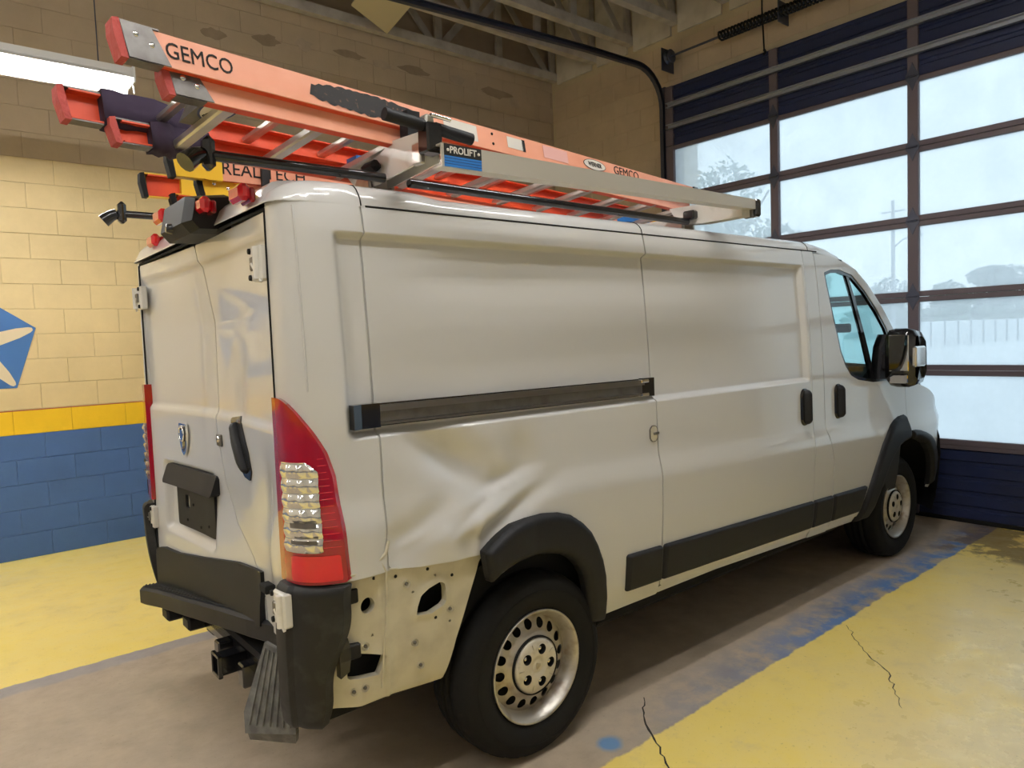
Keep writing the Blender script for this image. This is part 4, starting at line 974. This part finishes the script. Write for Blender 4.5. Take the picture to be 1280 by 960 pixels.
# step: follows the pushed-in beam
SP = [(-1.005, .91, .462), (-1.030, .82, .480), (-1.005, .60, .515), (-.975, .296, .552), (-.93, -.067, .594), (-.905, -.343, .628), (-.875, -.54, .650), (-.86, -.66, .662)]
def step(pts, depth, th, name, m, ribs=True):
    vs = []; N = []
    for i, p in enumerate(pts):
        a = Vector(pts[max(i - 1, 0)]); b = Vector(pts[min(i + 1, len(pts) - 1)]); t = (b - a); t.z = 0; t.normalize(); N.append(Vector((-t.y, t.x, 0)) * -1)
    pr = [(0, -.010), (.012, 0), (depth, .004), (depth, -th * .6), (.06, -th), (.02, -th), (0, -th + .015)]
    n = len(pr)
    for p, nn in zip(pts, N):
        s = 1 if nn.x > 0 else -1
        for a, b in pr: vs.append(Vector(p) + nn * (a * s) + Vector((0, 0, b)))
    mb = MB().add(vs, [(i * n + k, i * n + (k + 1) % n, (i + 1) * n + (k + 1) % n, (i + 1) * n + k) for i in range(len(pts) - 1) for k in range(n)] + [tuple(range(n)), tuple(range(len(pts) * n - 1, (len(pts) - 1) * n - 1, -1))])
    o = mb.build(name, m, bp)
    if ribs:
        for k in range(7):
            d = .025 + k * .016; P = [Vector(p) + nn * (d * (1 if nn.x > 0 else -1)) + Vector((0, 0, .0035)) for p, nn in zip(pts, N)]
            MB().tube(P, .0032, 4).build('tread_rib', m, o)
    return o
step(SP, .15, .088, 'step', M['plastic'])
# upright cover between step and doors, follows the doors
def cov(y): return np.interp(y, [-.52, -.46, -.2, .2, .5, .70, .80], [.72, .82, .80, .74, .70, .69, .67])
mb = MB(); patch(mb, -.50, .80, .44, .84, .02, .02, lambda U, V: np.minimum.reduce([U + .46, .80 - U, cov(U) - V, V - np.interp(U, [-.46, -.07, .3, .8], [.615, .565, .525, .455])]), lambda u, v: (rx(u, np.clip(v, .6, 2)) - .014 - .01 * sm(.8, .6, v), u, v), (.05, 0, 0)); mb.build('inner_cover', M['plastic'], bp)
# broken tread hanging down at the crushed corner
tp = empty('broken_tread'); tp.parent = van; tp.location = (-.93, -.72, .62); tag(tp, 'snapped grey ribbed step tread hanging down')
ax = Vector((-.045, -.02, -.30)).normalized(); wd = Vector((.62, -.78, 0)).normalized(); nn = ax.cross(wd).normalized()
def tq(a, b, c): return ax * a + wd * b + nn * c
vs = [tq(a, b, c) for c in (0, -.02) for a, b in ((-.03, -.05), (.02, .06), (.26, .085), (.27, -.10), (.20, -.11))]
MB().add(vs, [(0, 1, 2, 3, 4), (9, 8, 7, 6, 5)] + [(i, (i + 1) % 5, 5 + (i + 1) % 5, 5 + i) for i in range(5)]).build('tread_plate', M['plastic_grey'], tp)
for k in range(7):
    b0, b1 = -.045 + k * .016, -.085 + k * .025; MB().tube([tq(-.01 + .006 * k, b0, .003), tq(.24, b1, .003)], .003, 5).build('tread_rib', M['plastic_grey'], tp)
vs = [tq(.25, -.10, 0), tq(.25, .085, 0), tq(.31, .06, -.05), tq(.31, -.11, -.05), tq(.25, -.10, -.02), tq(.25, .085, -.02), tq(.30, .06, -.07), tq(.30, -.11, -.07)]
MB().add(vs, [(0, 1, 2, 3), (7, 6, 5, 4), (0, 4, 5, 1), (1, 5, 6, 2), (2, 6, 7, 3), (3, 7, 4, 0)]).build('tread_skirt', M['plastic_grey'], tp)
# tow hitch and step brackets under the bumper
ht = empty('tow_hitch'); ht.parent = van; ht.location = (-.86, -.16, .40); tag(ht, 'square receiver of the tow hitch')
mb = MB()
for a, b in (((-.10, -.036, -.036), (.12, -.028, .036)), ((-.10, .028, -.036), (.12, .036, .036)), ((-.10, -.036, .028), (.12, .036, .036)), ((-.10, -.036, -.036), (.12, .036, -.028))): mb.bbox(a, b)
mb.rbox((-.115, -.045, -.045), (-.098, -.034, .045), .003).rbox((-.115, .034, -.045), (-.098, .045, .045), .003).rbox((-.115, -.045, .034), (-.098, .045, .045), .003).rbox((-.115, -.045, -.045), (-.098, .045, -.034), .003); mb.build('receiver', M['gloss_black'], ht)
MB().bbox((.0, -.55, -.03), (.07, .75, .04)).build('cross_tube', M['gloss_black'], ht)
for y in (.16, -.13): MB().rbox((-.06, y - .03, -.06), (.06, y + .03, .03), .006).build('chain_plate', M['gloss_black'], ht)
for y in (.62, .42): MB().rbox((-1.0 + .03 + (.62 - y) * .2, y - .05, .36), (-.88 + (.62 - y) * .2, y + .05, .42), .01).build('step_bracket', M['plastic'], bp)

# ---------------------------------------------------------------- rear door fittings
def hinge(y, z, sgn, parent_name='door_hinge', xh=CXR):
    h = empty(parent_name); h.parent = van; x = xh
    MB().rbox((x - .022, y - .055, z - .055), (x + .01, y + .03, z + .055), .006).build('hinge_leaf', M['white_metal'], h)
    MB().tube([(x - .026, y + sgn * .035, z - .05), (x - .026, y + sgn * .035, z + .05)], .012, 10).build('hinge_knuckle', M['white_metal'], h)
    for dz in (-.042, .042): MB().lathe([(0, -.028), (.009, -.028), (.010, -.02)], 10, 'x', (x, y - sgn * .03, z + dz)).build('bolt', M['dark'], h)
    MB().rbox((x - .030, y - .02, z - .022), (x - .02, y + .02, z + .022), .004).build('hinge_pin_block', M['bracket'], h)
    MB().tube([(x - .03, y, z - .0), (x - .02, y + sgn * .05, z - .06)], .005, 6).build('check_link', M['white_metal'], h)
hinge(-.775, 1.905, -1); hinge(.80, 1.905, 1); hinge(-.885, .83, -1, xh=-.962); hinge(.86, .82, 1)
# plate bracket
pb = empty('plate_bracket'); pb.parent = van; tag(pb, 'black licence plate bracket without a plate')
mb = MB(); patch(mb, .02, .62, 1.02, 1.115, .02, .008, lambda U, V: rrect(U, V, .02, .615, 1.025, 1.112, .015), lambda u, v: (rx(u, v * 0 + 1.2) - .012 - .030 * (1.11 - v) / .085, u, v), (.05, 0, 0)); mb.build('lamp_hood', M['plastic'], pb)
DD = -.06
mb = MB(); patch(mb, DD+.12, DD+.58, .83, 1.04, .012, .012, lambda U, V: np.minimum(rrect(U, V, DD+.125, DD+.575, .835, 1.04, .015), -rrect(U, V, DD+.425, DD+.475, .925, .985, .006)), lambda u, v: (rx(u, v * 0 + 1.2) - .010, u, v), (.012, 0, 0)); mb.build('bracket_plate', M['plastic'], pb)
mb = MB(); patch(mb, DD+.42, DD+.48, .92, .99, .02, .02, None, lambda u, v: (rx(u, v * 0 + 1.2) + .004, u, v)); mb.build('bracket_slot', M['paint_dull'], pb)
for (y, z) in ((.34, 1.03), (.23, 1.03), (.40, .87), (.24, .86), (.14, .88), (.32, .95)):
    MB().lathe([(0, -.004), (.006, -.003), (.007, .004)], 8, 'x', (float(rx(y, 1.2)) - .011, y, z)).build('screw', M['dark' if z < 1 else 'white_metal'], pb)
# ram badge
def on_rear(y, z, o): return Vector((float(rx(y, z)) - o, y, z))
rb = empty('ram_badge'); rb.parent = van; tag(rb, 'chrome ram head shield badge')
yc, zc = .40, 1.250; sh = [(-.055, .062), (.055, .062), (.062, .03), (.052, -.03), (.03, -.068), (0, -.085), (-.03, -.068), (-.052, -.03), (-.062, .03)]
xb = float(rx(yc, zc))
MB().prism(sh, (xb - .002, yc, zc), (0, 1, 0), (0, 0, 1), (-.008, 0, 0)).build('shield', M['chrome'], rb)
MB().prism([(a * .80, b * .80) for a, b in sh], (xb - .010, yc, zc), (0, 1, 0), (0, 0, 1), (-.001, 0, 0)).build('shield_field', M['gloss_black'], rb)
MB().prism([(-.016, .035), (.016, .035), (.020, .0), (.012, -.040), (0, -.052), (-.012, -.040), (-.020, .0)], (xb - .011, yc, zc), (0, 1, 0), (0, 0, 1), (-.006, 0, 0)).build('ram_face', M['chrome'], rb)
for s in (-1, 1):
    P = [(xb - .014, yc + s * (.012 + .022 * math.sin(a)), zc + .022 + .026 * math.cos(a) - .004 * a) for a in np.linspace(0, 4.2, 14)]
    MB().tube(P, [.007 - .0003 * k for k in range(14)], 6).build('ram_horn', M['chrome'], rb)
# key barrel at the meeting edge
kb = empty('key_lock'); kb.parent = van; p = on_rear(-.035, 1.275, .0)
MB().rbox((p.x - .008, p.y - .03, p.z - .03), (p.x, p.y + .03, p.z + .02), .003).build('lock_plate', M['bracket'], kb)
MB().lathe([(0, -.014), (.012, -.014), (.014, -.006)], 12, 'x', (p.x, p.y, p.z)).build('key_barrel', M['chrome'], kb)
# rear handle: black recess and grip on the right door
rh = empty('rear_handle'); rh.parent = van; tag(rh, 'black pull handle on the right rear door')
ro = [(-.215, 1.375), (-.30, 1.385), (-.36, 1.36), (-.43, 1.26), (-.45, 1.19), (-.425, 1.155), (-.36, 1.16), (-.30, 1.19), (-.24, 1.27)]
mb = MB(); patch(mb, -.46, -.20, 1.15, 1.40, .007, .007, lambda U, V: sdfpoly(U, V, ro), rear_off(.006), (.012, 0, 0)); mb.build('handle_recess', M['gloss_black'], rh)
ri = [(-.235, 1.355), (-.275, 1.362), (-.36, 1.26), (-.405, 1.19), (-.385, 1.175), (-.33, 1.20), (-.27, 1.27)]
mb = MB(); patch(mb, -.46, -.20, 1.15, 1.40, .006, .006, lambda U, V: sdfpoly(U, V, ri), lambda u, v: (rx(u, v) - .008 - .022 * np.sqrt(np.clip(sdfpoly(u, v, ri) / .02, 0, 1)), u, v), (.012, 0, 0)); mb.build('grip', M['plastic'], rh)
# crossed scuffs / tag hole low on the right door
MB().rbox((CXR - .006, -.66, .80), (CXR + .03, -.60, .83), .004).build('striker', M['dark'], van)
# marker lamps and camera housing over the doors
def marker(y, z, x=-.945):
    m = empty('marker_lamp'); m.parent = van; m.location = (x, y, z)
    MB().rbox((-.004, -.045, -.026), (.016, .045, .020), .006).build('lamp_base', M['red'], m)
    MB().rbox((-.040, -.054, -.024), (-.003, .054, .030), .012).build('lamp_lens', M['red2'], m)
marker(-.735, 2.125, -.950); marker(.50, 2.140, -.915)
ch = empty('brake_lamp_camera'); ch.parent = van; ch.location = (-.935, -.19, 2.112); tag(ch, 'black camera housing over the rear doors')
hp = [(.05, -.05), (-.075, -.055), (-.105, -.02), (-.085, .075), (.05, .095)]
mb = MB(); vs = []
for y, k in ((-.20, .8), (-.14, 1.0), (.14, 1.0), (.20, .8)):
    for a, b in hp: vs.append((a * k if a < 0 else a, y, b * k))
mb.add(vs, [(i * 5 + k, i * 5 + (k + 1) % 5, i * 5 + 5 + (k + 1) % 5, i * 5 + 5 + k) for i in range(3) for k in range(5)] + [(0, 1, 2, 3, 4), (19, 18, 17, 16, 15)]).build('housing', M['plastic'], ch)
MB().lathe([(0, -.02), (.016, -.02), (.02, .0)], 14, 'x', (-.10, 0, -.02)).build('camera_eye', M['gloss_black'], ch)
marker(-.40, 2.142, -.965); marker(.03, 2.168, -.995)

# ---------------------------------------------------------------- door mirror
mr = empty('door_mirror'); mr.parent = van; tag(mr, 'tall black door mirror on the front door')
def mbl(y, k): return [(3.02 + (a - 3.105) * k, y, 1.425 + (b - 1.425) * k) for a, b in ((2.985, 1.585), (3.02, 1.615), (3.15, 1.60), (3.21, 1.56), (3.225, 1.46), (3.225, 1.31), (3.18, 1.255), (3.04, 1.24), (2.985, 1.275))]
vs = []; secs = [(-1.03, .80), (-1.05, .95), (-1.09, 1.0), (-1.16, 1.0), (-1.195, .93), (-1.21, .75)]
for y, k in secs: vs += [(p[0] + .085, p[1], p[2]) for p in mbl(y, k)]
n = 9
MB().add(vs, [(i * n + k, i * n + (k + 1) % n, (i + 1) * n + (k + 1) % n, (i + 1) * n + k) for i in range(len(secs) - 1) for k in range(n)] + [tuple(range(n)), tuple(range(6 * n - 1, 5 * n - 1, -1))], True).build('housing', M['gloss_black'], mr)
MB().rbox((2.975, -1.185, 1.345), (2.985, -1.065, 1.575), .004).build('main_glass', M['mirror'], mr)
MB().rbox((2.975, -1.18, 1.268), (2.985, -1.07, 1.322), .004).build('spotter_glass', M['mirror'], mr)
MB().rbox((3.00, -1.222, 1.37), (3.16, -1.19, 1.50), .01).build('turn_signal', M['lens'], mr)
MB().prism([(2.98, 1.29), (3.03, 1.50), (3.10, 1.58), (3.20, 1.52), (3.26, 1.36), (3.26, 1.28)], (0, -1.005, 0), (1, 0, 0), (0, 0, 1), (0, .06, 0)).build('mirror_arm', M['plastic'], mr)
MB().rbox((3.02, -1.04, 1.34), (3.14, -.95, 1.47), .02).build('mirror_foot', M['plastic'], mr)
# ================================================================ ladder rack on the roof
rk = empty('ladder_rack', (0, 0, 0), PSI); tag(rk, 'white drop-down ladder rack with black torque tubes on the van roof', 'ladder rack')
def text(body, size, Mx, m, parent, name='lettering', bold=0.0, sx=1.0):
    cu = bpy.data.curves.new('t', 'FONT'); cu.body = body; cu.size = size; cu.align_x = 'CENTER'; cu.align_y = 'CENTER'; cu.extrude = .0006; cu.offset = bold; cu.resolution_u = 3
    to = bpy.data.objects.new('t', cu); COL.objects.link(to); me = bpy.data.meshes.new_from_object(to); bpy.data.objects.remove(to); bpy.data.curves.remove(cu)
    me.name = name; me.materials.clear(); me.materials.append(m); me.transform(Matrix.Diagonal((sx, 1, 1, 1))); o = link(name, me, m, parent); o.matrix_local = Mx; return o
def frame(o, u, v):
    """matrix: text x along u, y along v, facing u x v, at o"""
    u = Vector(u).normalized(); n = u.cross(Vector(v)).normalized(); v = n.cross(u)
    return Matrix.Translation(o) @ Matrix((u, v, n)).transposed().to_4x4()
# torque tubes
def torque(y, x0, x1, z, cr):
    MB().tube([(x0, y, z), (x1, y, z)], .0165, 14).build('torque_tube', M['gloss_black'], rk)
    f = MB().rbox((x0 - .02, y - .024, z - .045), (x0 + .015, y + .024, z + .055), .014).build('crank_clamp', M['gloss_black'], rk)
    MB().tube([(x0 - .02, y, z), (x0 - .045, y + cr * .01, z - .010), (x0 - .075, y + cr * .02, z - .035)], [.022, .026, .030], 12).build('crank_socket', M['gloss_black'], rk)
torque(-.83, -1.085, -.50, 2.213, -1)
MB().tube([(-.40, -.83, 2.207), (1.22, -.83, 2.192)], .0165, 14).build('torque_tube', M['gloss_black'], rk)
torque(.62, -1.03, 1.25, 2.275, 1)
# cross bars
for x in (-.45, 1.30): MB().rbox((x - .03, -.72, 2.195), (x + .03, .74, 2.235), .006).build('cross_bar', M['white_metal'], rk)
for x in (-.45, 1.30):
    for y in (-.70, .70): MB().rbox((x - .05, y - .04, 2.12), (x + .05, y + .04, 2.20), .006).build('bar_foot', M['white_metal'], rk)
def arm(x, prof, parent=rk):
    a = empty('swing_arm'); a.parent = rk; a.location = (x, 0, 0); n = len(prof); mb = MB()
    
    for xo in (-.034, .028): MB().prism(prof, (xo, 0, 0), (0, 1, 0), (0, 0, 1), (.006, 0, 0)).build('cheek_plate', M['white_metal'], a)
    ys = [p[0] for p in prof]; top = sorted([p for p in prof[:3]], key=lambda p: p[0])
    vs = []
    for (py, pz) in top: vs += [(-.034, py, pz), (.034, py, pz)]
    MB().add(vs, [(2 * i, 2 * i + 1, 2 * i + 3, 2 * i + 2) for i in range(len(top) - 1)]).build('top_web', M['white_metal'], a)
    return a
a = arm(-.45, [(-.487, 2.310), (-.821, 2.336), (-1.041, 2.322), (-1.057, 2.228), (-.75, 2.205), (-.60, 2.215)])
MB().rbox((-.075, -.80, 2.245), (-.034, -.70, 2.285), .015).build('pivot_pad', M['plastic'], a)
MB().rbox((-.050, -1.065, 2.215), (-.030, -1.015, 2.285), .004).build('end_plate', M['alu'], a)
for xo in (-.055, .04): MB().prism([(-.74, 2.13), (-.60, 2.13), (-.615, 2.215), (-.66, 2.26), (-.72, 2.235)], (xo, 0, 0), (0, 1, 0), (0, 0, 1), (.012, 0, 0)).build('roof_bracket', M['alu'], a)
MB().bbox((-.03, -.60, 2.30), (.03, -.52, 2.345)).build('blue_tag', M['blue_label'], a)
MB().bbox((-.02, -.95, 2.318), (.03, -.90, 2.42)).build('ladder_stop', M['plastic'], a)
a = arm(1.28, [(-.700, 2.279), (-.930, 2.272), (-1.122, 2.230), (-1.125, 2.178), (-.896, 2.177), (-.76, 2.19)])
MB().rbox((-.075, -.88, 2.20), (-.034, -.81, 2.245), .008).build('pivot_pad', M['gloss_black'], a)
for xo in (-.055, .04): MB().prism([(-.80, 2.11), (-.66, 2.11), (-.68, 2.19), (-.73, 2.225), (-.79, 2.20)], (xo, 0, 0), (0, 1, 0), (0, 0, 1), (.012, 0, 0)).build('roof_bracket', M['alu'], a)
MB().rbox((.03, -1.14, 2.175), (.055, -1.09, 2.235), .004).build('end_plate', M['bracket'], a)
# long outer rail with maker's plate and clamp handle
ral = empty('outer_rail'); ral.parent = rk; za, zb = 2.224, 2.218; x0, x1 = -.475, 1.32
vs = []
for x, z, lo in ((x0, za, .034), (x1, zb, .006)): vs += [(x, -1.150, z - lo), (x, -1.150, z + .040), (x, -1.105, z + .040), (x, -1.105, z + .034), (x, -1.143, z + .034), (x, -1.143, z - lo + .006), (x, -1.095, z - lo + .006), (x, -1.095, z - lo)]
MB().add(vs, [(k, (k + 1) % 8, 8 + (k + 1) % 8, 8 + k) for k in range(8)] + [tuple(range(8)), tuple(range(15, 7, -1))]).build('rail', M['alu_rail'], ral)
MB().rbox((x1 - .002, -1.155, 2.180), (x1 + .045, -1.10, 2.262), .008).build('end_cap', M['gloss_black'], ral)
MB().bbox((-.465, -1.1525, 2.226), (-.318, -1.1500, 2.263)).build('maker_plate', M['ink'], ral)
MB().bbox((-.465, -1.1527, 2.192), (-.318, -1.1502, 2.226)).build('maker_stripe', M['blue_label'], ral)
for z in (2.200, 2.209, 2.218): MB().bbox((-.465, -1.1530, z), (-.318, -1.1526, z + .002)).build('stripe_line', M['navy'], ral)
text('PROLIFT', .030, frame((-.392, -1.1530, 2.2445), (1, 0, 0), (0, 0, 1)), M['label'], ral, bold=.0006, sx=.95)
for x in (-.452, -.330): MB().lathe([(0, -.001), (.005, -.001), (.005, .001)], 10, 'y', (x, -1.153, 2.244)).build('plate_screw', M['label'], ral)
hd = empty('clamp_handle'); hd.parent = rk; hd.location = (-.475, -1.09, 2.325)
MB().tube([(-.165, 0, .015), (-.02, 0, .003)], .020, 14).build('foam_grip', M['plastic'], hd); MB().tube([(.02, 0, -.0), (.165, 0, -.014)], .020, 14).build('foam_grip', M['plastic'], hd)
MB().tube([(-.03, 0, .004), (.03, 0, -.001)], .012, 10).tube([(-.015, -.03, .03), (.06, -.03, .025)], .007, 8).build('spindle', M['chrome'], hd)
MB().rbox((-.03, -.03, -.085), (.03, .03, .01), .006).build('clamp_block', M['gloss_black'], hd)
MB().rbox((-.028, -.022, .0), (.006, .022, .035), .006).build('clamp_jaw', M['alu'], hd)

# ================================================================ extension ladders
def ladder(name, label, P0, u, w, n, W, a0, a1, f0, f1, base_h=.088, fly_h=.066, hb=.033, mats=None, rung_off=0.0, feet='bracket', extras=None):
    """P0: near end of the first fly rung; u along, w across, n up"""
    P0, u, w, n = Vector(P0), Vector(u).normalized(), Vector(w).normalized(), Vector(n).normalized()
    L = empty(name, (0, 0, 0)); base = Matrix.Rotation(PSI, 4, 'Z') @ Matrix.Translation(P0) @ Matrix((u, w, n)).transposed().to_4x4()
    L.matrix_world = base; tag(L, label, 'ladder', 'extension ladders on the van roof')
    oc, ic = mats
    def rail(x0, x1, y, z0, h, s, name, m, mi):
        # channel section, web at y facing away from the rungs (s: side of the web)
        t, fw = .005, .028
        MB().bbox((x0, y, z0), (x1, y + s * t, z0 + h)).build(name, m, L)
        o = MB().bbox((x0, y - s * .0005, z0), (x1, y - s * fw, z0 + t)).bbox((x0, y - s * .0005, z0 + h - t), (x1, y - s * fw, z0 + h)).bbox((x0, y - s * .0012, z0 + t), (x1, y - s * .0005, z0 + h - t)).build('rail_flange', mi, L)
        return o
    e = .03
    rail(a0, a1, -e, hb, base_h, -1, 'base_rail', oc, ic); rail(a0, a1, W + e, hb, base_h, 1, 'base_rail', oc, ic)
    rail(f0, f1, -.004, -.024, fly_h, -1, 'fly_rail', oc, ic); rail(f0, f1, W + .004, -.024, fly_h, 1, 'fly_rail', oc, ic)
    k = 0
    while k * .305 + rung_off < f1 - .08:
        x = k * .305 + rung_off
        MB().rbox((x - .021, -.004, -.024), (x + .021, W + .004, .004), .006).build('fly_rung', M['alu'], L)
        k += 1
    x = a0 + .25
    while x < a1 - .05:
        MB().rbox((x - .016, -e, hb + .030), (x + .016, W + e, hb + .054), .006).build('base_rung', M['alu'], L); x += .305
    return L
Lu = (0.98436738, 0.17594246, 0.0080693); Lw = (-0.17292063, 0.97413287, -0.14547715); Ln = (-0.03345618, 0.14180761, 0.9893287)
LA = ladder('extension_ladder', 'orange fibreglass extension ladder lying skewed across the near side rack', (-1.0564, -.9610, 2.3399), Lu, Lw, Ln, .365, -.285, 2.90, -.16, 2.84, mats=(M['orange'], M['orange_in']))
e = .036
def foot(x, y, z0, z1, ln, s, m):
    # end bracket on a rail with rubber pad
    f = empty('foot_bracket'); f.parent = LA if m == 0 else LB
    pm = M['bracket'] if m == 0 else M['yellow_fg']
    y1 = y + s * .004
    MB().prism([(x, z0 - .002), (x + ln + .02, z0 - .002), (x + ln - .02, z1 + .002), (x - .012, z1 + .002)], (0, y1, 0), (1, 0, 0), (0, 0, 1), (0, s * .003, 0)).build('bracket_web', pm, f)
    MB().bbox((x, y1, z0 - .005), (x + ln, y1 - s * .036, z0 - .001)).build('bracket_lip', pm, f); MB().bbox((x - .012, y1, z1 + .001), (x + ln, y1 - s * .036, z1 + .005)).build('bracket_lip', pm, f)
    pd = MB(); vs = []; q = [(-.002, z0 - .008), (-.014, z1 + .006), (-.030, z1 + .002), (-.032, (z0 + z1) / 2 + .01), (-.020, z0 - .007)]
    pd.prism([(x + a, b) for a, b in q], (0, y1 + s * .004, 0), (1, 0, 0), (0, 0, 1), (0, -s * .044, 0)); pd.build('rubber_pad', M['padred'] if m == 0 else M['rubber'], f)
    for dx in (.28, .72): MB().lathe([(0, -.004), (.006, -.003), (.0085, .001)], 12, 'y', (x + ln * dx, y1 + s * .003, z0 + (z1 - z0) * (.72 if dx < .5 else .28 if m == 0 and ln > .1 else .5))).build('rivet', M['chrome'], f) if s < 0 else None
for y, s in ((-.035, -1), (.365 + .035, 1)): foot(-.285, y, .033, .121, .085, s, 0)
for y, s in ((-.009, -1), (.374, 1)): foot(-.165, y, -.024, .042, .085, s, 0)
# stencilled name and sprayed-over patch on the near rail (web faces outwards)
def rail_text(L, body, x, size, z, y, **k): return text(body, size, frame((x, y, z), (1, 0, 0), (0, 0, 1)), M['ink'], L, **k)
YW = -.0362
rail_text(LA, 'GEMCO', -.095, .062, .077, YW, bold=.0, sx=.86)
rail_text(LA, 'GEMCO', 2.11, .060, .090, YW, bold=.0, sx=1.15)
mb = MB(); rr = rng.uniform(-.004, .004, 60); N = 30
up = [(.255 + .44 * k / N, .078 + .036 * math.sin(math.pi * (.06 + .88 * k / N)) ** .4 + rr[k]) for k in range(N + 1)]; lo = [(.245 + .44 * k / N, .078 - .036 * math.sin(math.pi * (.06 + .88 * k / N)) ** .4 + rr[30 + k % 30]) for k in range(N + 1)]
mb.add([(a, YW, b) for a, b in up] + [(a, YW, b) for a, b in lo], [(k, k + 1, N + 2 + k, N + 1 + k) for k in range(N)]).build('sprayed_patch', M['ink_fade'], LA)
def sticker(L, x0, x1, z0, z1, m, y=YW): return MB().bbox((x0, y, z0), (x1, y - .0006, z1)).build('sticker', m, L)
sticker(LA, .82, 1.00, .050, .112, M['label']); sticker(LA, 1.18, 1.28, .062, .108, M['label']); sticker(LA, 1.275, 1.295, .060, .110, M['ink'])
sticker(LA, 1.42, 1.60, .060, .114, M['label_pink'])
def oval(L, x, z, a, b, y, m, name='oval_sticker'): return MB().prism([(a * math.cos(2 * math.pi * k / 28), b * math.sin(2 * math.pi * k / 28)) for k in range(28)], (x, y, z), (1, 0, 0), (0, 0, 1), (0, -.0006, 0)).build(name, m, L)
oval(LA, 1.82, .088, .095, .026, YW, M['ink']); oval(LA, 1.82, .088, .090, .0235, YW - .0007, M['label'])
text('WERNER', .028, frame((1.82, YW - .0016, .088), (1, 0, 0), (0, 0, 1)), M['ink'], LA, bold=.0008)
for x in (1.09,):
    for z in (.06, .10): MB().lathe([(0, -.003), (.005, -.002), (.006, .001)], 8, 'y', (x, YW, z)).build('rivet', M['dark'], LA)
# end spreader plate with round maker sticker, purple cloth wrapped on the far rails
MB().prism([(-.06, -.03), (.02, -.03), (.05, .03), (-.03, .03)], (0, .0, .03), (1, 0, 0), (0, 0, 1), (0, .20, 0)).build('spreader_plate', M['bracket'], LA)
text('WERNER', .030, frame((.0, .075, -.0012), (-.3, .95, 0), (-.95, -.3, 0)), M['ink'], LA)
sp = MB().prism([(.045 * math.cos(2 * math.pi * k / 28), .070 * math.sin(2 * math.pi * k / 28)) for k in range(28)], (0, .075, -.0002), (1, 0, 0), (0, 1, 0), (0, 0, -.0003)).build('oval_sticker', M['label'], LA)
sp2 = MB().prism([(.052 * math.cos(2 * math.pi * k / 28), .078 * math.sin(2 * math.pi * k / 28)) for k in range(28)], (0, .075, .0), (1, 0, 0), (0, 1, 0), (0, 0, -.0002)).build('oval_sticker', M['navy'], LA)
def wrap(x0, x1, y, z0, z1):
    vs = []; N = 10
    for k in range(N + 1):
        x = x0 + (x1 - x0) * k / N; j = rng.uniform(-.006, .006, 4) + .010
        vs += [(x, y - .030 - j[0], z0 - j[1]), (x, y + .008 + j[2], z0 - j[1]), (x, y + .008 + j[2], z1 + j[3]), (x, y - .030 - j[0], z1 + j[3])]
    MB().add(vs, [(4 * i + k, 4 * i + (k + 1) % 4, 4 * i + 4 + (k + 1) % 4, 4 * i + 4 + k) for i in range(N) for k in range(4)] + [(0, 1, 2, 3), (4 * N + 3, 4 * N + 2, 4 * N + 1, 4 * N)], True).build('cloth_wrap', M['purple'], LA)
wrap(-.20, .10, .395, .033, .121); wrap(-.08, .10, .369, -.024, .040)
MB().rbox((2.86, -.045, .030), (2.915, -.028, .124), .004).rbox((2.86, .365 + .028, .030), (2.915, .365 + .045, .124), .004).build('end_boot', M['gloss_black'], LA)

# second ladder, further in on the roof
LB = ladder('extension_ladder', 'orange ladder with yellow fibreglass feet lying inboard on the van roof', (-.85, -.125, 2.264), (1, 0, 0), (0, 1, 0), (0, 0, 1), .375, -.15, 2.95, -.04, 2.9, mats=(M['orange'], M['orange_in']), rung_off=.2)
for y, s in ((-.035, -1), (.375 + .035, 1)): foot(-.15, y, .033, .121, .10, s, 1)
for y, s in ((-.009, -1), (.384, 1)): foot(-.04, y, -.024, .042, .12, s, 1)
for (x0, x1, y, z0, z1) in ((-.02, .28, .41, .030, .124), (.08, .34, .384, -.027, .045), (-.04, .02, -.035, .030, .124), (.06, .12, -.009, -.027, .045)):
    MB().bbox((x0, y - (.035 if y > .2 else .006), z0), (x1, y + (.009 if y > .2 else .03), z1)).build('yellow_sleeve', M['yellow_fg'], LB)
rail_text(LB, 'REAL TECH', .19, .072, .080, YW, bold=.0, sx=.95)
sticker(LB, 1.5, 1.62, .045, .105, M['label']); sticker(LB, 1.85, 2.05, .045, .105, M['label']); sticker(LB, 2.3, 2.6, .05, .10, M['blue_label']); sticker(LB, 2.62, 2.75, .05, .10, M['yellow_fg'])
MB().bbox((.17, -.055, -.06), (.20, -.038, .16)).build('tie_strap', M['plastic'], LB)
